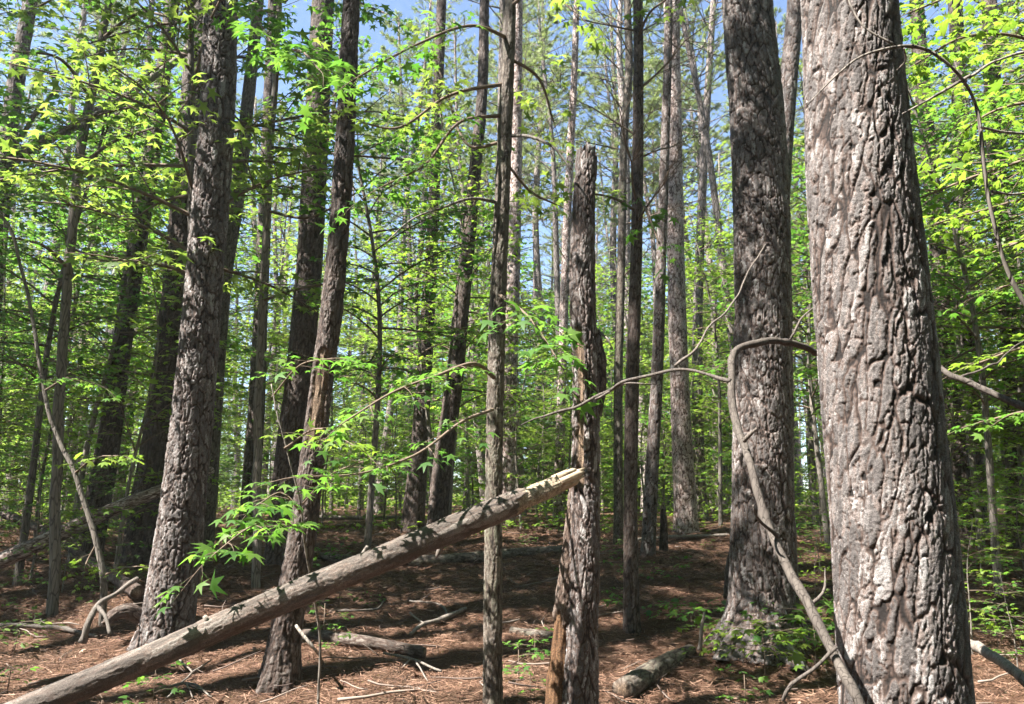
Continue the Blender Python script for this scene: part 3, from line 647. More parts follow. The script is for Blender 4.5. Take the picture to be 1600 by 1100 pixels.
# broken snag
YH = 5.5
def snag():
    pts = [(905, 1100, 62), (908, 1000, 54), (912, 900, 50), (915, 750, 46), (915, 600, 42), (910, 450, 42), (911, 350, 38), (917, 240, 33)]
    P, r = px_path(pts, YH); b = P[0]; g = float(gz(b[0], b[1])); P = [np.array([b[0] - .01, b[1], g - .15])] + P; r = [r[0] * 1.1] + r
    base = np.array([b[0], b[1], g]); root = thing('broken_snag', 'broken dead trunk with no crown that props up the leaning log', 'dead tree', base)
    za, zb = zpix(912, 760, YH), zpix(912, 510, YH)
    wf = wood_patch([(za, zb, math.pi / 2 - .55, .30)])
    trunk_mesh(P, r, .0065, 'ridge', .020, 21, [M['pineN']], wf, flare=.1, parent=root, org=base, jag=.10)
    # rotten second stem fused to its left side
    q = [(866, 1140, 46), (872, 1060, 42), (882, 960, 36), (889, 880, 28), (895, 780, 16), (899, 700, 6)]
    P, r = px_path(q, YH + .02); P = [P[0] + np.array([-.02, 0, -.35])] + P; r = [r[0] * 1.1] + r
    wf = wood_patch([(-.5, zpix(880, 965, YH), math.pi / 2, 2.4)])
    trunk_mesh(P, r, .007, 'ridge', .016, 22, [M['rotN']], wf, flare=.15, name='rotten_stem', parent=root, org=base)
    # loose slab of bark hanging off the right side
    sl = [(938, 650, 5), (940, 610, 16), (937, 560, 22), (934, 530, 16), (936, 515, 6)]
    P, r = px_path(sl, YH + .01); trunk_mesh(P, r, .006, 'ridge', .014, 23, [M['darkShadeN']], None, name='bark_slab', parent=root, org=base)
    mb = MB(); p = on(at(938, 520, YH), base); mb.tube([p, on(at(950, 530, YH - .02), base), on(at(958, 548, YH - .03), base)], [.012, .008, .003], 5, 0); mb.build('stub', [M['hard']], root)
snag()

# other traced trunks (centre and right)
def tr(name, label, pts, Y, matk='pineN', kind='ridge', amp=.015, res=.016, seed=1, crown=0, top=15, cs=1.0, flare=.2):
    return stand_tree(name, label, 'tree', pts, Y, matk, kind, amp, res, seed, top, flare, crown=crown, cs=cs)
tI = tr('sweetgum_tree', 'dark straight slim trunk just right of the broken snag, standing clear from floor to top', [(987, 968, 26), (985, 800, 22), (988, 600, 21), (994, 400, 18), (997, 200, 17), (997, 0, 15)], 8.1, 'darkShadeN', 'fine', .008, .01, 31, None, 11)
cI = link_child(talls[1][1], tI[0]); cI.location = tuple(np.array(tI[2][-1]) - tI[1] - np.array([0, 0, 5.2])); cI.scale = (.6, .6, .6)
leafy_px(tI[0], tI[1], [(994, 330, 8.1, 5), (960, 310, 7.8, 4), (910, 300, 7.5, 3)], .14, 'leafD', 111, STAR, .2, .3)
leafy_px(tI[0], tI[1], [(995, 300, 8.1, 5), (1010, 330, 7.8, 4), (1030, 380, 7.5, 3)], .14, 'leaf', 112, STAR, .2, .3)
leafy_px(tI[0], tI[1], [(996, 60, 8.1, 5), (1015, 20, 7.8, 4), (1040, 0, 7.5, 3)], .14, 'leafD', 113, STAR, .2, .35)
def dead_limbs(root, base, P, n, zlo, zhi, lmax, seed):
    rg = np.random.default_rng(seed); Z = np.array([p[2] for p in P]); A = np.array(P)
    for i in range(n):
        z = zlo + (zhi - zlo) * (i + rg.uniform(0, 1)) / n; b = np.array([np.interp(z, Z, A[:, c]) for c in range(3)]) - base
        a = rg.uniform(0, 6.28); d = unit([math.cos(a), math.sin(a), rg.uniform(.1, .9)]); l = lmax * rg.uniform(.4, 1); mb = MB(); t = np.linspace(0, 1, 6)
        Q = b + d * (l * t)[:, None] + rg.normal(0, .02, (6, 3)) * l * t[:, None]; mb.tube(Q, .014 * (1 - .8 * t), 5, 0, False)
        for k in range(int(5 + l * 5)):
            q = Q[rg.integers(1, 6)]; e = unit(d + rg.normal(0, .55, 3) + [0, 0, .2]); l2 = rg.uniform(.2, .55) * l; m = q + e * l2 * .5 + rg.normal(0, .02, 3)
            mb.tube([q, m, q + e * l2 + [0, 0, .06 * l2]], [.005, .004, .002], 3, 0, False)
            for w_ in range(2): mb.tube([m, m + unit(e + rg.normal(0, .6, 3)) * l2 * .5], [.003, .0015], 3, 0, False)
        mb.build('dead_branch', [M['stem']], root)
dead_limbs(tI[0], tI[1], tI[2], 9, 4.2, 8.2, 1.7, 5)
tr('pine_tree', 'thin mottled trunk with a pale foot, between the dark trunk and the sunlit pink pine', [(1011, 893, 24), (1018, 750, 21), (1026, 600, 19), (1033, 400, 16), (1040, 200, 14), (1045, 0, 12)], 11.6, 'pineN', 'plate', .012, .014, 32, 2)
tr('pine_tree', 'sunlit pinkish pine behind the slim trunks, at the far edge of the clearing', [(1071, 803, 38), (1068, 740, 33), (1062, 600, 29), (1056, 400, 27), (1052, 200, 26), (1049, 0, 24)], 15.0, 'sunPaleN', 'plate', .012, .018, 33, 0, 17)  # its sunlight is put into the pale bark colour
tr('pine_tree', 'curving dark trunk left of the slender middle hardwood, its foot behind the leaning log', [(682, 833, 34), (692, 720, 30), (708, 610, 28), (719, 500, 26), (731, 380, 23), (744, 250, 20), (753, 150, 17), (757, 0, 15)], 12.6, 'darkShadeN', 'ridge', .014, .015, 34, 3)
tr('pine_tree', 'straight dark trunk left of the curving one, at the far edge of the clearing', [(646, 811, 36), (655, 700, 27), (662, 600, 24), (669, 480, 22), (675, 380, 19), (682, 200, 17), (690, 0, 15)], 15.2, 'darkShadeN', 'ridge', .012, .018, 35, 1, 17)
tr('pine_tree', 'pale pine just behind the right side of the slender middle hardwood', [(793, 790, 24), (797, 600, 22), (803, 400, 21), (806, 200, 19), (808, 0, 17)], 16.5, 'sunPaleN', 'plate', .012, .02, 36, 0, 17)
tr('pine_tree', 'leaning pinkish trunk showing only between the two stout right pines', [(1205, 790, 36), (1212, 500, 32), (1222, 260, 28), (1232, 130, 27), (1243, 0, 25)], 10.5, 'pineN', 'plate', .012, .015, 37, 2)
tr('pine_tree', 'dark pale-blotched trunk right of the widest pine, nearer of a close pair', [(1512, 832, 30), (1497, 700, 27), (1480, 560, 25), (1466, 400, 24), (1452, 250, 23), (1437, 80, 22), (1432, 0, 20)], 13.2, 'darkShadeN', 'ridge', .014, .017, 38, 1)
tr('pine_tree', 'straight grey trunk at the right, the right hand one of the touching pair', [(1528, 830, 30), (1520, 700, 27), (1512, 520, 26), (1502, 300, 24), (1497, 100, 22), (1492, 0, 20)], 14.0, 'pineN', 'ridge', .013, .018, 39, 3)
tr('pine_tree', 'dark trunk against the right edge, seen through bright sprays of leaves', [(1592, 860, 36), (1588, 700, 32), (1577, 500, 28), (1565, 360, 26), (1553, 180, 24), (1545, 0, 22)], 12.5, 'darkShadeN', 'ridge', .014, .017, 40, 2)
tr('pine_tree', 'dark crooked trunk behind leaves left of the shaded pine pair at the left', [(150, 800, 40), (170, 690, 34), (185, 580, 30), (207, 430, 28), (232, 280, 26), (262, 60, 22)], 11.5, 'darkShadeN', 'ridge', .014, .016, 41, 0)
tr('hardwood_tree', 'wavy grey trunk just right of the tall leaning pine at the left', [(320, 830, 30), (330, 700, 26), (343, 520, 24), (352, 420, 24), (372, 300, 22), (385, 180, 20), (400, 40, 17)], 11.5, 'mossN', 'fine', .009, .014, 42, 3)
tr('pine_tree', 'short-looking dark trunk deep in shade right of the wavy grey one', [(388, 815, 30), (398, 690, 26), (406, 520, 22), (415, 300, 20), (428, 0, 17)], 15.5, 'darkShadeN', 'ridge', .012, .018, 43, 1)
tr('pine_tree', 'bare grey trunk leaning right in the top left corner', [(-60, 800, 40), (-20, 520, 32), (8, 260, 26), (28, 110, 24), (48, 0, 20)], 12.5, 'pineN', 'ridge', .012, .017, 44, 0)
tP = tr('pine_tree', 'pale thin dead pine rising against the blue gap above the snag', [(872, 800, 16), (878, 600, 14), (884, 400, 13), (891, 240, 12), (898, 100, 10), (901, 0, 9)], 19, 'sunPaleN', 'plate', .010, .02, 45, None, 13)
tQ = tr('pine_tree', 'grey forked-looking trunk close behind the left of the dark slim trunk', [(966, 800, 15), (966, 600, 14), (971, 400, 13), (976, 200, 12), (983, 100, 13), (980, 0, 11)], 12.8, 'mossN', 'fine', .009, .015, 46, None, 12)

dead_limbs(tP[0], tP[1], tP[2], 12, 5, 12.5, 2.4, 6); dead_limbs(tQ[0], tQ[1], tQ[2], 11, 5, 11.5, 2.0, 7)
# thin stems at the far left
def stem_thing(name, label, cat, pts, m='hard', k=8, leafy=(), group=None, nudge=0):
    """thin stem (px, py, Y, width px) from the foot up"""
    x, y, Y, wd = pts[0]; P0 = at(x, y, Y); g = float(gz(P0[0], P0[1])); base = np.array([P0[0], P0[1], g])
    P = [at(a, b, c) for a, b, c, _ in pts]; r = [q / 2 / FPX * depth(p) for p, (_, _, _, q) in zip(P, pts)]
    if P[0][2] > g - .05: P = [np.array([P[0][0], P[0][1], g - .15])] + P; r = [r[0] * 1.1] + r
    root = thing(name, label, cat, base, group)
    X, rr, q = path_smooth(P, r, .06); X = X + (np.stack([fbm(np.stack([q * 3 + i * 9, q * 0, q * 0], 1), 5, 2) for i in range(3)], 1) - .5) * .03
    mb = MB(); mb.tube(X - base, rr, k, 0); mb.build('trunk', [M[m]], root)
    for (bp, ls, lm, sd, tm, ev, L2) in leafy: leafy_px(root, base, bp, ls, lm, sd, tm, ev, L2)
    return root, base
t1, b1 = stem_thing('sapling', 'thin pale brown stem nearest the left edge, standing straight beside the long shaded log', 'sapling',
    [(84, 930, 8.6, 18), (87, 800, 8.6, 17), (95, 600, 8.6, 16), (108, 420, 8.6, 15), (125, 250, 8.6, 15), (150, 110, 8.6, 13), (172, -10, 8.6, 11), (180, -120, 8.6, 8)],
    leafy=[([(108, 420, 8.6, 6), (60, 380, 8.2, 5), (10, 370, 8, 3)], .12, 'leaf', 201, MAPLE, .14, .5), ([(125, 260, 8.6, 6), (180, 220, 8.2, 5), (240, 200, 8, 3)], .12, 'leaf', 202, MAPLE, .12, .5),
           ([(140, 150, 8.6, 6), (90, 90, 8.2, 5), (20, 80, 8, 3)], .12, 'leaf', 203, MAPLE, .12, .55), ([(160, 60, 8.6, 6), (220, 20, 8.2, 5), (280, 30, 8, 3)], .12, 'leaf', 204, MAPLE, .12, .5),
           ([(165, 20, 8.6, 6), (110, -10, 8.2, 5), (60, 10, 8, 3)], .12, 'leafD', 205, MAPLE, .12, .5)])
stem_thing('sapling', 'crooked yellowish stem leaning left, with small leaf tufts near its foot', 'sapling',
    [(163, 928, 7.9, 11), (152, 850, 7.9, 10), (135, 790, 7.9, 9), (116, 740, 7.9, 8), (90, 680, 7.9, 7), (70, 610, 7.9, 7), (55, 520, 7.9, 6), (35, 420, 7.9, 5), (12, 350, 7.9, 5), (-30, 300, 7.9, 4)], 'hard',
    leafy=[([(116, 740, 7.9, 4), (150, 715, 7.6, 3), (185, 712, 7.4, 2)], .10, 'leafB', 211, MAPLE, .1, .3), ([(160, 900, 7.9, 4), (190, 888, 7.8, 3), (215, 885, 7.7, 2)], .07, 'leafB', 212, MAPLE, .09, .18),
           ([(150, 850, 7.9, 3), (135, 880, 7.8, 3), (130, 900, 7.7, 2)], .07, 'leafB', 213, MAPLE, .09, .15), ([(70, 610, 7.9, 4), (110, 590, 7.6, 3), (150, 600, 7.4, 2)], .10, 'leaf', 214, MAPLE, .12, .35)])
# near leafy twig in front of the left pine's foot
stem_thing('sapling', 'small sweetgum sapling with star leaves reaching in front of the leaning log', 'sapling',
    [(500, 1010, 5.9, 4), (486, 900, 5.7, 3.5), (470, 800, 5.5, 3.5), (446, 690, 5.4, 3), (425, 600, 5.4, 2)],
    leafy=[([(476, 830, 5.6, 4), (430, 815, 5.0, 3), (380, 830, 4.6, 3), (330, 870, 4.4, 2)], .13, 'leaf', 221, STAR, .12, .26),
           ([(470, 800, 5.5, 4), (440, 770, 5.2, 3), (400, 790, 4.9, 2)], .13, 'leaf', 222, STAR, .14, .22), ([(445, 700, 5.4, 4), (500, 670, 5.1, 3), (560, 700, 4.9, 2)], .11, 'leafB', 223, STAR, .14, .26),
           ([(425, 620, 5.4, 3), (470, 570, 5.2, 3), (520, 560, 5.0, 2)], .11, 'leaf', 224, STAR, .14, .26), ([(470, 790, 5.5, 3), (520, 740, 5.2, 3), (570, 720, 5.0, 2)], .11, 'leaf', 225, STAR, .14, .28)])
# right-hand saplings whose bright sprays fill the right edge
stem_thing('maple_sapling', 'bright maple sapling at the right edge with broad yellow-green layers of leaves', 'sapling',
    [(1760, 1000, 5.2, 22), (1740, 700, 5.2, 20), (1720, 400, 5.2, 17), (1700, 100, 5.2, 14), (1690, -150, 5.2, 10)],
    leafy=[([(1700, 120, 5.2, 7), (1600, 60, 5.0, 5), (1500, 60, 4.8, 4), (1430, 100, 4.7, 3)], .10, 'leafB', 231, MAPLE, .085, .42), ([(1700, 60, 5.2, 7), (1600, -20, 5.0, 5), (1500, -10, 4.8, 4), (1420, 20, 4.7, 3)], .10, 'leafB', 232, MAPLE, .085, .42),
           ([(1715, 330, 5.2, 7), (1620, 310, 5.4, 5), (1530, 330, 5.5, 4), (1460, 350, 5.6, 3)], .095, 'leafB', 233, MAPLE, .085, .36), ([(1705, 200, 5.2, 7), (1610, 160, 5.4, 5), (1540, 180, 5.5, 4), (1500, 210, 5.6, 3)], .10, 'leafB', 234, MAPLE, .09, .36),
           ([(1725, 560, 5.2, 6), (1620, 540, 5.4, 5), (1520, 570, 5.6, 3)], .10, 'leafB', 235, MAPLE, .10, .36), ([(1730, 640, 5.2, 6), (1620, 640, 5.4, 5), (1530, 660, 5.6, 3)], .10, 'leaf', 236, MAPLE, .10, .36),
           ([(1720, 420, 5.2, 6), (1640, 430, 5.4, 5), (1560, 450, 5.6, 3)], .095, 'leaf', 237, MAPLE, .10, .36)])
# big leafy branch entering at the top left
stem_thing('hardwood_tree', 'leafy young hardwood behind the slim wounded trunk with broad leaves hanging at the top', 'tree',
    [(400, 905, 9.6, 14), (402, 700, 9.6, 13), (412, 450, 9.6, 12), (425, 200, 9.6, 10), (440, -60, 9.6, 8)],
    leafy=[([(430, 160, 9.6, 5), (440, 90, 7.5, 5), (470, 80, 6.2, 4), (500, 110, 5.2, 3)], .145, 'leaf', 241, STAR, .2, .38), ([(436, 20, 9.6, 5), (400, 20, 7.6, 5), (420, 60, 6.2, 3)], .14, 'leaf', 242, STAR, .22, .38),
           ([(436, 0, 9.6, 5), (520, -10, 8.6, 4), (600, 20, 8, 3)], .14, 'leaf', 243, STAR, .14, .5), ([(420, 300, 9.6, 5), (360, 260, 9.2, 4), (320, 280, 8.9, 3)], .12, 'leafD', 244, MAPLE, .14, .5),
           ([(418, 330, 9.6, 5), (480, 340, 9.4, 4), (560, 300, 9.2, 3)], .12, 'leaf', 245, MAPLE, .14, .5), ([(410, 470, 9.6, 5), (470, 450, 9.4, 4), (560, 440, 9.2, 3)], .12, 'leafD', 246, MAPLE, .14, .5),
           ([(424, 230, 9.6, 5), (520, 240, 9.4, 4), (640, 250, 9.2, 3)], .12, 'leaf', 247, MAPLE, .13, .5)])

# ================================================================== BENT AND BARE STEMS, LOGS
def bare(name, label, cat, paths, m='grey', k=8, wob=.02, group=None):
    """first path is the main stem; all given as (px, py, Y, width px) or (x, y, z, radius) tuples flagged 'w'"""
    def conv(pts):
        P, r = [], []
        for p in pts:
            if p[0] == 'w': P.append(np.array(p[1:4], float)); r.append(p[4])
            else: q = at(*p[:3]); P.append(q); r.append(p[3] / 2 / FPX * depth(q))
        return np.array(P), np.array(r)
    P, r = conv(paths[0]); i = int(np.argmin(P[:, 2] - gz(P[:, 0], P[:, 1]))); base = np.array([P[i][0], P[i][1], float(gz(P[i][0], P[i][1]))])
    root = thing(name, label, cat, base, group)
    for j, pts in enumerate(paths):
        P, r = conv(pts); X, rr, q = path_smooth(P, r, .03)
        X = X + (np.stack([fbm(np.stack([q * 6 + a * 9 + j, q * 0, q * 0], 1), 5, 3) for a in range(3)], 1) - .5) * wob
        rr = rr * (1 + .5 * (fbm(np.stack([q * 15, q * 0 + j, q * 0], 1), 8, 3) - .5)) * (1 + .35 * (vnoise(np.stack([q * 9, q * 0 + j, q * 0], 1), 4) > .93))
        mb = MB(); mb.tube(X - base, rr, k, 0); mb.build('stem' if j == 0 else 'twig', [M[m]], root)
    return root
g1 = gz(1.15, 2.05)
bare('bent_sapling', 'bare stem arching like a hoop in front of the two stout right pines', 'sapling',
    [[('w', 1.25, 2.0, g1 - .1, .016), ('w', 1.18, 2.05, .45, .015), (1345, 1100, 2.2, 17), (1292, 1000, 2.35, 16), (1240, 900, 2.5, 15), (1205, 810, 2.65, 14), (1178, 735, 2.75, 13), (1155, 660, 2.9, 12), (1143, 600, 3.0, 12), (1150, 558, 3.1, 11), (1185, 532, 3.2, 11), (1235, 533, 3.3, 10), (1280, 556, 3.45, 9), (1360, 560, 3.6, 8), (1450, 572, 3.6, 9), (1500, 595, 3.5, 10), (1560, 622, 3.4, 11), (1620, 648, 3.3, 12)],
     [(1143, 600, 3.0, 7), (1100, 591, 3.1, 5), (1052, 578, 3.2, 5), (985, 598, 3.35, 5), (930, 622, 3.5, 5), (870, 645, 3.6, 4), (815, 663, 3.7, 2)],
     [(1052, 578, 3.2, 5), (1090, 540, 3.3, 4), (1120, 505, 3.4, 3), (1150, 463, 3.5, 3), (1195, 380, 3.7, 2)],
     [(930, 622, 3.5, 4), (975, 604, 3.4, 3), (1020, 603, 3.3, 2)], [(1500, 595, 3.5, 4), (1550, 570, 3.6, 3), (1600, 530, 3.8, 2)], [(1300, 1015, 2.3, 6), (1270, 1045, 2.3, 6), (1232, 1068, 2.3, 7), (1224, 1095, 2.3, 6)],
     [(1215, 835, 2.6, 7), (1190, 815, 2.55, 5), (1180, 790, 2.5, 3)], [(1165, 690, 2.8, 6), (1182, 670, 2.75, 4)], [(1260, 945, 2.45, 7), (1285, 920, 2.45, 4), (1290, 890, 2.5, 2)], [(1235, 533, 3.3, 4), (1255, 500, 3.3, 3), (1290, 470, 3.3, 2)]], 'vine', 9, .045)
bare('bare_sapling', 'thin bare twiggy stem arching across the top of the widest trunk', 'sapling',
    [[('w', 2.35, 3.1, -.1, .014), ('w', 2.3, 3.0, 1.2, .012), (1650, 560, 2.55, 8), (1575, 420, 2.5, 7), (1545, 310, 2.45, 6), (1535, 230, 2.42, 6), (1522, 160, 2.4, 5), (1495, 115, 2.35, 5), (1450, 80, 2.33, 5), (1400, 72, 2.3, 5), (1350, 85, 2.3, 4), (1305, 120, 2.3, 3), (1262, 165, 2.32, 2)],
     [(1400, 72, 2.3, 4), (1350, 45, 2.32, 3), (1330, 15, 2.35, 3), (1322, -20, 2.4, 2)], [(1515, 120, 2.37, 5), (1470, 145, 2.4, 4), (1410, 178, 2.45, 3)], [(1515, 120, 2.37, 5), (1560, 95, 2.5, 4), (1620, 75, 2.6, 3)],
     [(1535, 200, 2.4, 4), (1570, 208, 2.5, 4), (1630, 207, 2.6, 3)], [(1548, 300, 2.45, 4), (1570, 303, 2.5, 4), (1620, 300, 2.6, 3)], [(1412, 75, 2.3, 3), (1415, 95, 2.35, 3), (1402, 110, 2.4, 2)]], 'hard', 6, .01)

def log(name, label, pts, m='logN', kind='ridge', amp=.008, res=.009, seed=1, wood=None, jag=0, to_ground=False, cat='log', group=None):
    P, r = [], []
    for x, y, Y, wd in pts:
        p = at(x, y, Y) if Y else ground(x, y); rr = wd / 2 / FPX * depth(p)
        if not Y: p = p + np.array([0, rr, rr * .75])
        P.append(p); r.append(rr)
    base = min(P, key=lambda p: p[2]).copy(); base[2] = float(gz(base[0], base[1]))
    root = thing(name, label, cat, base, group)
    o = trunk_mesh(P, r, res, kind, amp, seed, [M[m]], wood, name='trunk', parent=root, org=base, jag=jag)
    return root, base, P, r
def tip_wood(pos, S):
    n = fbm(S * np.array([18, 18, 5.0]), 78, 3) - .5
    tip = sstep(0, .03, (pos[:, 0] - at(806, 775, 5.15)[0]) + n * .25)
    a = np.arctan2(S[:, 1], S[:, 0]); da = np.abs((a - 2.4 + math.pi) % (2 * math.pi) - math.pi)
    x1, x2 = at(640, 860, 4.9)[0], at(740, 810, 5.0)[0]
    mid = sstep(0, .03, np.minimum(np.minimum(pos[:, 0] - x1, x2 - pos[:, 0]), (1.2 - da) * .2) + n * .3)
    return np.maximum(tip, mid * .8)
lg, lb, LP, lr = log('leaning_log', 'long leaning log propped on the broken snag, its upper end bare pale wood', [(-380, 1275, 3.9, 44), (-120, 1175, 4.0, 44), (70, 1096, 4.15, 43), (250, 1020, 4.35, 42), (420, 946, 4.55, 43), (600, 872, 4.8, 42), (720, 821, 4.95, 42), (815, 781, 5.1, 38), (866, 759, 5.2, 34), (884, 751, 5.24, 31)],
    'logN', 'log', .011, .006, 61, tip_wood)
def broken_end():
    rg = np.random.default_rng(3); mb = MB(); c = on(LP[-1], lb); d = unit(LP[-1] - LP[-2]); a = unit(np.cross(d, [0, 0, 1])); b = np.cross(a, d)
    for i in range(22):
        t = i * 2.4; rad = lr[-1] * rg.uniform(.25, .92); l = rg.uniform(.03, .08) * (1.1 + .9 * math.sin(t + 1.0)); o = a * math.cos(t) * rad + b * math.sin(t) * rad
        s = c - d * .07 + o; mb.tube([s, s + d * (.07 + l * .6) + o * .02, s + d * (.07 + l) + rg.normal(0, .006, 3)], [.024, .021, .006], 6, 0)
    mb.build('splintered_end', [M['wood']], lg)
broken_end()
for _i, (_x, _y, _dx, _dy, _w) in enumerate([(330, 985, -10, -22, 10), (560, 880, 14, -26, 9), (690, 845, -8, 26, 8), (470, 935, 12, 20, 9)]):
    _p = on(at(_x, _y, 4.45 + (_x - 330) * .0017), lb); _e = on(at(_x + _dx, _y + _dy, 4.40 + (_x - 330) * .0017), lb); _r = _w / 2 / FPX * 4.4
    _mb = MB(); _mb.tube([_p, _p + (_e - _p) * .6, _e], [_r * 1.5, _r, _r * .7], 7, 0); _mb.build('branch_stub', [M['grey']], lg)
log('fallen_log', 'long shaded log slanting up behind the tall leaning pine at the left edge', [(-80, 905, 9.6, 28), (0, 876, 9.6, 26), (90, 836, 9.7, 24), (180, 795, 9.9, 22), (262, 762, 10.2, 18), (330, 735, 11, 12)], 'sunPaleN', 'ridge', .01, .014, 62)  # pale bark colour brightens the log where it lies in shade
log('fallen_log', 'thin grey log lying across the shaded floor at the left edge above the stems', [(-30, 790, 11.5, 14), (60, 825, 10.8, 13), (130, 870, 9.6, 12), (215, 925, 8.2, 22)], 'logN', 'ridge', .008, .014, 63)
log('fallen_log', 'smooth reddish log lying on the straw under the leaning log', [(452, 1003, 0, 22), (520, 1008, 0, 20), (600, 1018, 0, 19), (662, 1030, 0, 18)], 'logN', 'fine', .006, .008, 64)
log('fallen_log', 'mossy dark log lying across the clearing behind the leaning log', [(500, 878, 0, 15), (580, 886, 0, 18), (660, 886, 0, 19), (740, 880, 0, 18), (800, 874, 0, 18), (880, 866, 0, 15)], 'mossN', 'ridge', .01, .012, 65)
log('fallen_log', 'short decayed log section at the bottom, right of the snag foot', [(975, 1098, 0, 36), (1010, 1075, 0, 33), (1050, 1048, 0, 28), (1082, 1028, 0, 20)], 'mossN', 'ridge', .01, .008, 66)
log('fallen_branch', 'half buried grey green branch left of the snag foot', [(798, 994, 0, 14), (840, 1000, 0, 14), (880, 1003, 0, 12)], 'mossN', 'fine', .006, .008, 67, cat='branch')
log('stump', 'dark leaning stump pressed against the left of the pale pitted pine base', [(1150, 935, 8.6, 40), (1150, 880, 8.7, 30), (1158, 835, 8.8, 22)], 'darkShadeN', 'ridge', .014, .010, 68, jag=.08, cat='stump')
log('stump', 'short pale broken stump just right of the thin mottled trunk', [(1037, 860, 11.8, 15), (1037, 815, 11.8, 12), (1036, 795, 11.8, 9)], 'logN', 'ridge', .01, .012, 69, jag=.1, cat='stump')
log('stump', 'low gnarled stump beside the foot of the tall leaning left pine', [(222, 965, 7.6, 26), (200, 955, 7.5, 24), (178, 960, 7.4, 18), (165, 975, 7.3, 12)], 'logN', 'ridge', .014, .009, 70, jag=.05, cat='stump')
bare('fallen_branch', 'curved grey root like branch standing on the mound at the left', 'branch', [[(128, 1003, 6.9, 12), (138, 975, 6.9, 10), (152, 948, 7.0, 9), (185, 925, 7.2, 7), (215, 905, 7.4, 8)], [(152, 948, 7, 7), (165, 965, 6.9, 6), (172, 990, 6.8, 5)]], 'grey')
def lie(pts, hgt=.03):
    out = []
    for x, y, wd in pts:
        p = ground(x, y); r = wd / 2 / FPX * depth(p); out.append(('w', p[0], p[1] + r, p[2] + r + hgt, r))
    return out
for lab, ps in [
    ('thin pale stick lying along the left edge of the straw', [[(-20, 988, 8), (60, 990, 8), (120, 998, 7), (150, 1004, 5)]]),
    ('forked pale dead branch lying in the sun patch behind the reddish log', [[(640, 1000, 5), (665, 985, 7), (700, 975, 8), (728, 960, 5)], [(700, 975, 4), (690, 955, 4), (640, 945, 3)], [(665, 985, 3), (640, 965, 3)]]),
    ('thin forked twig trailing right of the reddish log end', [[(598, 1028, 4), (640, 1042, 5), (690, 1058, 4)], [(650, 1045, 3), (670, 1075, 2)], [(640, 1042, 3), (620, 1060, 2)]]),
    ('thin bleached twigs at the bottom left under the leaning log', [[(260, 1100, 3), (300, 1060, 3), (330, 1038, 2)], [(300, 1060, 3), (280, 1040, 3)], [(285, 1078, 3), (320, 1090, 3)]]),
    ('dead grey twig cluster at the bottom below the leaning log', [[(250, 1088, 5), (290, 1078, 4), (330, 1098, 3)], [(290, 1078, 3), (300, 1100, 2)]]),
    ('long thin branch across the floor beyond the slim trunks', [[(985, 850, 5), (1050, 846, 6), (1140, 842, 5)]]),
    ('weathered branch lying in the far clearing left of the mossy log', [[(470, 812, 6), (560, 815, 7), (640, 812, 5)]]),
    ('thin dark twig on the straw left of the slender middle trunk', [[(600, 945, 3), (580, 960, 4), (520, 962, 3)]])]:
    bare('fallen_branch', lab, 'branch', [lie(p) for p in ps], 'grey', 6, .015, 'dead branches lying on the forest floor')
bare('dead_stick', 'short pale stick standing upright in front of the pale pitted pine base', 'branch', [[(1092, 1015, 6.6, 7), (1096, 985, 6.6, 6), (1100, 958, 6.6, 4)]], 'grey')
bare('fallen_branch', 'thick pinkish branch jutting from behind the foot of the widest trunk to the right edge', 'branch', [[('w', 1.9, 4.2, .75, .02), (1480, 1002, 3.6, 13), (1515, 1008, 3.4, 15), (1560, 1030, 3.2, 17), (1600, 1062, 3.0, 18), (1700, 1160, 2.8, 19), ('w', 2.45, 2.7, .0, .025)]], 'grey')
bare('leaning_pole', 'slim dark stick leaning against the foot of the slim wounded trunk', 'branch', [[('w', *(ground(505, 1040) + [0, 0, .01]), .008), (485, 1005, 6.2, 5), (462, 978, 6.3, 5)]], 'hard')
bare('fallen_tree', 'long weathered trunk fallen diagonally across the upper left, with side limbs', 'dead tree',
    [[(-420, 560, 8.0, 26), (-150, 370, 9.0, 18), (0, 262, 9.6, 17), (75, 218, 10, 16), (160, 172, 10.2, 13), (240, 120, 10.4, 11), (300, 75, 10.6, 11), (400, 5, 11, 8)],
     [(75, 222, 10, 11), (140, 185, 9.7, 9), (200, 160, 9.5, 6)], [(0, 265, 9.6, 10), (60, 175, 9.6, 7), (90, 140, 9.7, 4)], [(160, 172, 10.2, 8), (120, 200, 9.9, 6), (60, 250, 9.6, 4)]], 'grey', 10, .05)

# ================================================================== LOW PLANTS
def seedling(name, label, px, py, H, n, L, ls, lm, tm, seed, group=None):
    p = ground(px, py); rg = np.random.default_rng(seed); root = thing(name, label, 'plant', p, group); mb = MB(); st = MB()
    st.tube([(0, 0, -.05), (.01, 0, H * .5), (0, .02, H)], [.006, .004, .002], 5, 0); st.build('stem', [M['stem']], root)
    for i in range(n):
        a = i * 2.4 + rg.uniform(-.4, .4); z = H * (.35 + .65 * (i + 1) / n)
        spray(mb, (0, 0, z), (math.cos(a), math.sin(a), .25), L * rg.uniform(.5, 1.1), ls, rg, tm, .003, 1, 0, .3)
    mb.build('leaves', [M['stem'], M[lm]], root, smooth=False)
seedling('maple_seedling', 'broad leafy maple seedling at the foot of the pale pitted pine', 1195, 1062, .42, 14, .65, .12, 'leafB', MAPLE, 301)
seedling('maple_seedling', 'leafy seedling between the pale pitted pine and the widest trunk', 1275, 1050, .5, 12, .5, .12, 'leaf', MAPLE, 302)
seedling('maple_seedling', 'low leafy seedling left of the pale pitted pine base in the clearing', 1085, 985, .22, 9, .5, .10, 'leaf', MAPLE, 303)
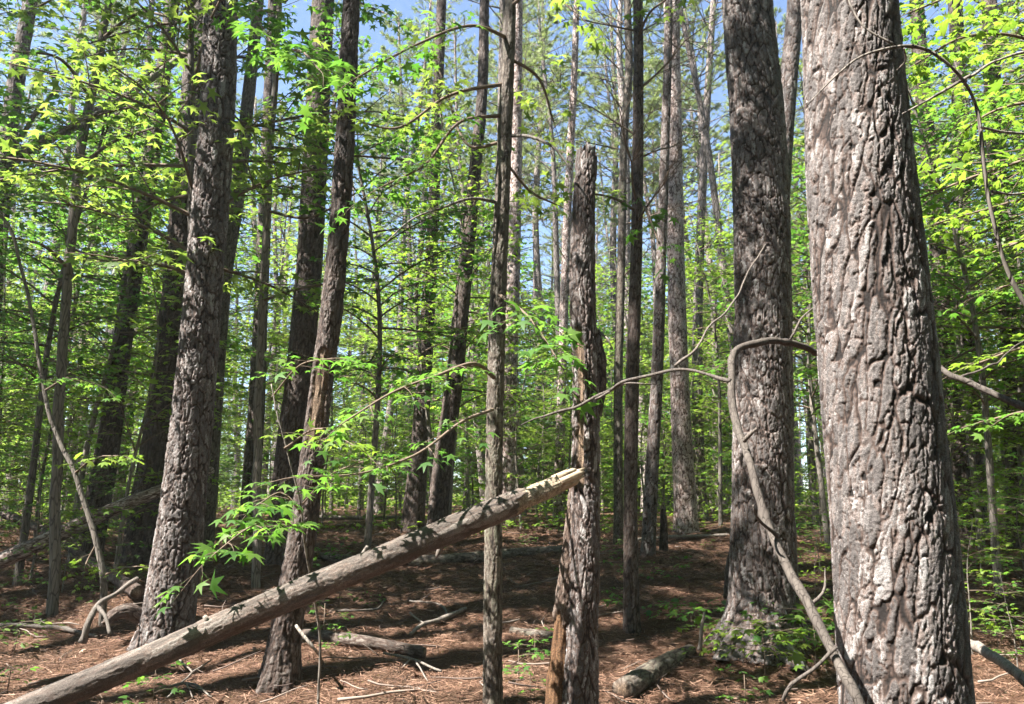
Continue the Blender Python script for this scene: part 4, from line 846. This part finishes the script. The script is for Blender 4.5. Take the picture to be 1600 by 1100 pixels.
seedling('maple_seedling', 'tiny seedling at the foot of the dark slim trunk', 965, 968, .2, 4, .2, .08, 'leaf', MAPLE, 304)
seedling('maple_seedling', 'sunlit yellow-green seedling right of the widest trunk foot', 1560, 1020, .34, 8, .4, .09, 'leafB', MAPLE, 305)
seedling('fern_plant', 'green low plant in the bottom left corner', 20, 1030, .3, 9, .35, .07, 'leafD', OVAL, 306)
seedling('fern_plant', 'small green plant at the left edge below the corner of the sunlit straw', 10, 1085, .2, 6, .25, .06, 'leaf', OVAL, 307)
rg = np.random.default_rng(55)
gl = 'tiny green seedlings dotted over the forest floor'
def mini():
    mb = MB(); r2 = np.random.default_rng(9)
    for i in range(4):
        a = i * 1.9; spray(mb, (0, 0, .06 + .05 * i), (math.cos(a), math.sin(a), .3), .16, .06, r2, MAPLE, .0025, 1, 0, .3)
    mb.tube([(0, 0, -.03), (0, 0, .2)], [.004, .002], 4, 0)
    o = mb.build('seedling', [M['stem'], M['leaf']], smooth=False); return o
mini_o = mini(); COL.objects.unlink(mini_o)
for i in range(120):
    X, Y = wedge(1, 5, 17, rg, 1.6)
    if rg.uniform() < .45: X = np.abs(X) * rg.choice([-1, 1], p=[.4, .6]) * 1.0
    o = mini_o.copy(); COL.objects.link(o); o.location = (X[0], Y[0], float(gz(X[0], Y[0]))); s = rg.uniform(.5, 1.5); o.scale = (s, s, s); o.rotation_euler[2] = rg.uniform(0, 6)
    tag(o, 'tiny green seedling sprouting through the brown pine straw', 'plant', gl)

def undergrowth():
    rg = np.random.default_rng(15); mb = MB(); n = 34000
    X, Y = wedge(n, 14.5, 75, rg, 1.2)
    k = fbm(np.stack([X * .45, Y * .45, X * 0], 1), 71, 2); H = np.clip((k - .33) * 5, 0, 1) * np.clip((Y - 14) / 8, .15, 1)
    Z = gz(X, Y)
    for i in range(n):
        if H[i] < .05: continue
        a = rg.uniform(0, 6.28); h = rg.uniform(0, 1) ** .8 * H[i] * 1.1; s = .07 + .0032 * Y[i]
        mb.leaf(MAPLE if Y[i] < 28 else DIAM, (X[i], Y[i], Z[i] + .05 + h), (math.cos(a), math.sin(a), rg.uniform(-.3, .5)), unit([rg.normal(0, .4), rg.normal(0, .4), 1]), s * rg.uniform(.6, 1.5), 0)
    o = mb.build('undergrowth', [M['leafB']], smooth=False); o['kind'] = 'stuff'; o['label'] = 'low green undergrowth carpeting the floor beyond the clearing'; o['category'] = 'undergrowth'
undergrowth()

# ================================================================== FOREST FILL
SH = np.array([sdir.x, sdir.y]) / sdir.z            # horizontal run of a sun ray per metre of height
LIT = [at(1300, 900, 2.75), at(1320, 600, 2.75), at(1300, 250, 2.75), at(270, 850, 7.2), at(1180, 950, 7.1), at(1170, 60, 7.1), at(700, 830, 4.9), at(560, 1050, 5.2) if 0 else ground(560, 1050), ground(340, 950), ground(80, 950), at(1065, 650, 15), at(1060, 500, 15), at(1058, 300, 15), at(1550, 120, 5), at(1560, 350, 5.4), at(1530, 600, 5.5), at(1500, 40, 4.8), ground(1070, 830), ground(620, 790), ground(560, 1060), ground(640, 960), ground(880, 940), at(620, 620, 4.7), at(520, 740, 4.7), at(360, 840, 4.7), at(300, 995, 4.4), at(500, 912, 4.6), at(850, 768, 5.2)]
def blocks(x, y, z0, z1, rad0):
    for i, p in enumerate(LIT):
        rad = rad0 * (3.4 if i < 3 else 1)
        for z in np.arange(z0, z1, 1.0):
            if z > p[2] and math.hypot(p[0] + SH[0] * (z - p[2]) - x, p[1] + SH[1] * (z - p[2]) - y) < rad: return True
    return False
KP1, KP2, KP3, KP4, KP5 = at(1062, 600, 15), at(1068, 750, 15), ground(620, 835), ground(760, 850), ground(1060, 850)
rg = np.random.default_rng(77); taken = []
def free(x, y, d):
    return all((x - a) ** 2 + (y - b) ** 2 > d * d for a, b in taken)
def pxof(x, y): return 800 + x / (y * CT) * FPX * 1.0
def fillpines():
    n = 0; tries = 0
    while n < 240 and tries < 9000:
        tries += 1; X, Y = wedge(1, 16.5, 78, rg, 1.75, 1.1); x, y = X[0], Y[0]; p = pxof(x, y)
        if 885 < p < 975 and y < 34: continue
        if not free(x, y, 1.9) or blocks(x, y, 11, 21, 1.2): continue
        taken.append((x, y)); n += 1; k = int(rg.integers(0, 4)); s = rg.uniform(.72, 1.1)
        zone = 0 if y < 28 else (1 if y < 45 else 2); side = 'left' if p < 560 else ('middle' if p < 1100 else 'right')
        lab = {0: 'tall pine standing among the first ranks behind the clearing', 1: 'slender pine trunk in the middle ranks of the forest behind', 2: 'distant thin pine at the back of the forest'}[zone] + ', ' + side + ' third'
        place(pines[k], 'pine_tree', lab, 'tree', 'pines standing in the forest beyond the clearing, zone %d %s' % (zone + 1, side), x, y, s, rg.uniform(0, 6.28), s * rg.uniform(.7, 1.35), (rg.normal(0, .03), rg.normal(0, .035)))
fillpines()
def fill(protos, n, y0, y1, name, labs, grp, dmin, ok=None, smin=.8, smax=1.2, pw=1.6, margin=1.1):
    c = 0; t = 0
    while c < n and t < n * 60:
        t += 1; X, Y = wedge(1, y0, y1, rg, pw, margin); x, y = X[0], Y[0]; p = pxof(x, y)
        if ok and not ok(p, x, y): continue
        if not free(x, y, dmin) or (protos is talls and y < 14.5 and blocks(x, y, 2.5, 10, .6)) or (protos is mids and blocks(x, y, .5, 5.5, .8)): continue
        
        if y < 17 and any(math.hypot(kp[0] + SH[0] * z - x, kp[1] + SH[1] * z - y) < 1.5 for kp in (KP1, KP2, KP3, KP4, KP5) for z in (0, 1, 2, 3, 4, 5)): continue
        taken.append((x, y)); c += 1; k = int(rg.integers(0, len(protos)))
        side = 'left' if p < 560 else ('middle' if p < 1100 else 'right')
        place(protos[k], name, labs[k] + ', ' + side + ' third', 'tree' if name != 'sapling' else 'sapling', grp + ' ' + labs[k] + ' ' + side, x, y, rg.uniform(smin, smax), rg.uniform(0, 6.28))
lm_ = ['young maple with layered leaves in the understory', 'dark green young sweetgum in the understory', 'bright green young maple in the understory']
# mid storey left and right, close
for i, (p_, d_, k_, s_) in enumerate([(40, 10.0, 0, .85), (90, 14.5, 0, 1.0), (300, 14.2, 2, 1.0), (180, 16.0, 1, 1.0), (120, 11.2, 2, .9), (240, 12.8, 0, .95), (575, 10.6, 0, .85), (700, 12.8, 2, .9), (30, 9.6, 0, .95), (75, 12.2, 2, .95), (165, 9.4, 0, .85), (268, 11.0, 2, .9), (470, 13.8, 0, .95), (560, 9.9, 0, .9), (705, 11.3, 2, .95), (765, 12.4, 1, .9), (330, 10.2, 0, .8), (130, 10.8, 2, .85), (215, 9.0, 1, .8), (205, 13.2, 0, .95), (365, 13.0, 1, .85), (415, 12.2, 0, .8), (585, 11.8, 0, .9), (640, 10.4, 1, .85), (720, 14.0, 2, .95), (1125, 17.5, 2, .9), (1290, 12.2, 0, .8), (1455, 10.6, 2, .85), (1545, 9.2, 0, .8), (1600, 11.0, 2, .9), (520, 15, 2, 1.0), (300, 14.5, 2, .9)]):
    x_ = (p_ - 800) / FPX * d_ * CT
    if blocks(x_, d_, 3, 9, .5): x_ -= .6; d_ += .9
    if any(math.hypot(kp[0] + SH[0] * z - x_, kp[1] + SH[1] * z - d_) < 1.7 for kp in (at(1062, 600, 15), at(1068, 750, 15), ground(620, 835), ground(760, 850), ground(1060, 850)) for z in (2, 3, 4, 5, 6, 7)) and p_ not in (120, 240, 575, 700, 40, 90, 300, 180): continue
    side = 'left' if p_ < 560 else ('middle' if p_ < 1100 else 'right'); taken.append((x_, d_))
    place(talls[k_], 'hardwood_tree', ['slim leafy maple rising among the nearer trunks', 'slim dark leafy sweetgum rising among the nearer trunks', 'slim bright maple rising among the nearer trunks'][k_] + ', ' + side + ' third', 'tree', 'slim leafy hardwoods %d %s' % (k_, side), x_, d_, s_, i * 1.7)
sides = lambda p, x, y: p < 430 or p > 1290
fill(talls, 8, 7.5, 15, 'hardwood_tree', ['tall leafy maple near the clearing edge', 'tall dark sweetgum near the clearing edge', 'tall bright maple near the clearing edge'], 'leafy hardwoods near the clearing', 1.2, lambda p, x, y: (p < 330 or p > 1480), .8, 1.05, 1.3)
fill(mids, 20, 9.0, 16, 'sapling', [l + ' near the clearing' for l in lm_], 'saplings near the clearing', .8, lambda p, x, y: p < 300 or p > 1470, .7, 1.1, 1.3)
fill(talls, 40, 15, 34, 'hardwood_tree', ['leafy maple behind the clearing', 'dark sweetgum behind the clearing', 'bright maple behind the clearing'], 'leafy hardwoods behind the clearing', 1.2, lambda p, x, y: not (880 < p < 985), .8, 1.1, 1.4)
fill(mids, 90, 14, 36, 'sapling', lm_, 'understory saplings', .8, None, .7, 1.15, 1.5)
fill(smalls, 110, 15, 40, 'sapling', ['small maple bush low behind the clearing', 'small sweetgum bush low behind the clearing', 'small green bush low behind the clearing'], 'low bushes', .6, None, .6, 1.1, 1.5)
fill(bigs, 100, 36, 110, 'hardwood_tree', ['far green hardwood closing the view', 'far dark hardwood closing the view', 'far bright hardwood closing the view'], 'far hardwoods', 2.2, lambda p, x, y: True, .75, 1.1, 1.4)
fill(smalls, 34, 9.0, 16, 'sapling', ['small maple bush beside the clearing', 'small sweetgum bush beside the clearing', 'small green bush beside the clearing'], 'bushes beside the clearing', .6, lambda p, x, y: p < 230 or p > 1440 or (p > 1100 and y > 12) , .4, .9, 1.3)
for i, (p_, d_, s_) in enumerate([(835, 38, 1.0), (905, 33, .85), (950, 40, 1.05), (1000, 35, .9), (1040, 44, 1.1), (1090, 36, .95), (1135, 31, .8), (780, 42, 1.1), (730, 36, .9), (670, 40, 1.0), (600, 37, .95), (540, 43, 1.1), (870, 52, 1.2), (980, 55, 1.2), (1110, 52, 1.2), (930, 27, .6), (1020, 28, .62), (1095, 26, .6), (860, 28, .62), (760, 27, .6)]):
    x_ = (p_ - 800) / FPX * d_ * CT
    place(bigs[i % 3], 'hardwood_tree', 'green hardwood closing the view behind the clearing, middle of the photo', 'tree', 'hardwoods closing the middle of the view', x_, d_, s_, i * 1.3, s_ * 1.15)
for i, (p_, d_, s_) in enumerate([(800, 30, 1.0), (845, 36, 1.1), (868, 27, .95), (992, 34, 1.05), (1022, 29, .9), (1062, 38, 1.15), (1098, 31, 1.0), (1130, 25, .9), (1040, 47, 1.2), (905, 50, 1.15), (955, 56, 1.2), (745, 34, 1.05), (700, 40, 1.1), (640, 31, 1.0), (590, 38, 1.1), (1245, 34, 1.1), (1450, 30, 1.0), (1520, 36, 1.1)]):
    x_ = (p_ - 800) / FPX * d_ * CT
    place(dense[i % 2], 'pine_tree', 'slender pine with a full green crown behind the clearing', 'tree', 'full crowned pines behind the clearing', x_, d_, s_, i * 1.3, s_ * .95, (.02 * math.sin(i * 5), .03 * math.sin(i * 3)))
for i, (p_, d_, k_, s_) in enumerate([(1495, 7.2, 0, .5), (1560, 6.6, 2, .42), (1620, 7.5, 1, .6), (1480, 9.0, 2, .5), (1590, 9.2, 0, .6), (1275, 10.5, 2, .5), (15, 8.4, 2, .45), (110, 9.4, 0, .5), (190, 9.0, 2, .45), (60, 10.4, 1, .7), (1262, 8.2, 0, .36)]):
    x_ = (p_ - 800) / FPX * d_ * CT
    place(smalls[k_], 'sapling', 'knee high leafy shoot beside the clearing, ' + ('left' if p_ < 560 else 'right') + ' edge', 'sapling', 'knee high leafy shoots ' + ('left' if p_ < 560 else 'right'), x_, d_, s_, i * 1.3, s_ * 1.3)
for i, (p_, d_, k_, s_) in enumerate([(840, 19, 0, .9), (880, 22, 1, .95), (925, 18.5, 2, .8), (960, 23, 0, 1.0), (1010, 20, 1, .8), (1100, 19.5, 2, .95), (1125, 23, 0, 1.0), (1035, 25, 2, 1.0), (600, 17, 2, .8), (700, 18, 0, .8), (740, 21, 2, 1.0)]):
    x_ = (p_ - 800) / FPX * d_ * CT
    place(mids[k_], 'sapling', 'leafy sapling behind the clearing, middle of the photo', 'sapling', 'leafy saplings in the middle behind the clearing', x_, d_, s_, i * 1.3)
# pines and hardwoods left and behind the camera, whose crowns shade the place
def shade():
    """the closed wood to the left, the right, behind and over the viewpoint"""
    r2 = np.random.default_rng(123); c = 0; t = 0
    while c < 235 and t < 30000:
        t += 1
        if t % 2 == 0: x, y = r2.uniform(-15, -1.5), r2.uniform(-6, 7)
        else: x, y = r2.uniform(-26, 24), r2.uniform(-24, 22)
        if y > 0 and abs(x) < y * .65 + 2.0: continue
        if x < -6 and y > 7: continue
        if math.hypot(x, y) < 2.0 or not free(x, y, 1.05): continue
        hw = c % 3 > 0
        if blocks(x, y, 3.0 if hw else 11.5, 14 if hw else 21, .74 if hw else .7) or blocks(x, y, 0, 13, .35): continue
        taken.append((x, y)); c += 1
        if not hw: place(dense[c // 3 % 2], 'pine_tree', 'pine standing beside or behind the viewpoint, outside the picture', 'tree', 'pines beside the viewpoint', x, y, r2.uniform(.8, 1.05), r2.uniform(0, 6))
        else: place(talls[c % 3], 'hardwood_tree', 'leafy hardwood beside or behind the viewpoint, outside the picture', 'tree', 'hardwoods beside the viewpoint', x, y, r2.uniform(1.1, 1.45), r2.uniform(0, 6))
shade()

# ------------------------------------------------------------------ thin pale volume added to lighten the far shade
def added_haze():
    mb = MB(); x0, x1, y0, y1, z0, z1 = -260, 260, -80, 330, -2.5, 34
    V = [(x, y, z) for x in (x0, x1) for y in (y0, y1) for z in (z0, z1)]
    mb.add(V, None, [(0, 1, 3, 2), (4, 6, 7, 5), (0, 4, 5, 1), (2, 3, 7, 6), (0, 2, 6, 4), (1, 5, 7, 3)], 0)
    m = bpy.data.materials.new('air'); m.use_nodes = True; t = m.node_tree; t.nodes.clear()  # even volume put in to brighten dark gaps far back
    v = N(t, 'ShaderNodeVolumePrincipled', Density=HAZE); v.inputs['Color'].default_value = (.93, .96, .95, 1); v.inputs['Anisotropy'].default_value = .3
    o = N(t, 'ShaderNodeOutputMaterial'); t.links.new(v.outputs[0], o.inputs['Volume'])
    h = mb.build('added_haze', [m], smooth=False); h['kind'] = 'stuff'; h['label'] = 'faint pale volume added to lighten the shade between the far trunks'; h['category'] = 'added_haze'
HAZE = .0009
added_haze()
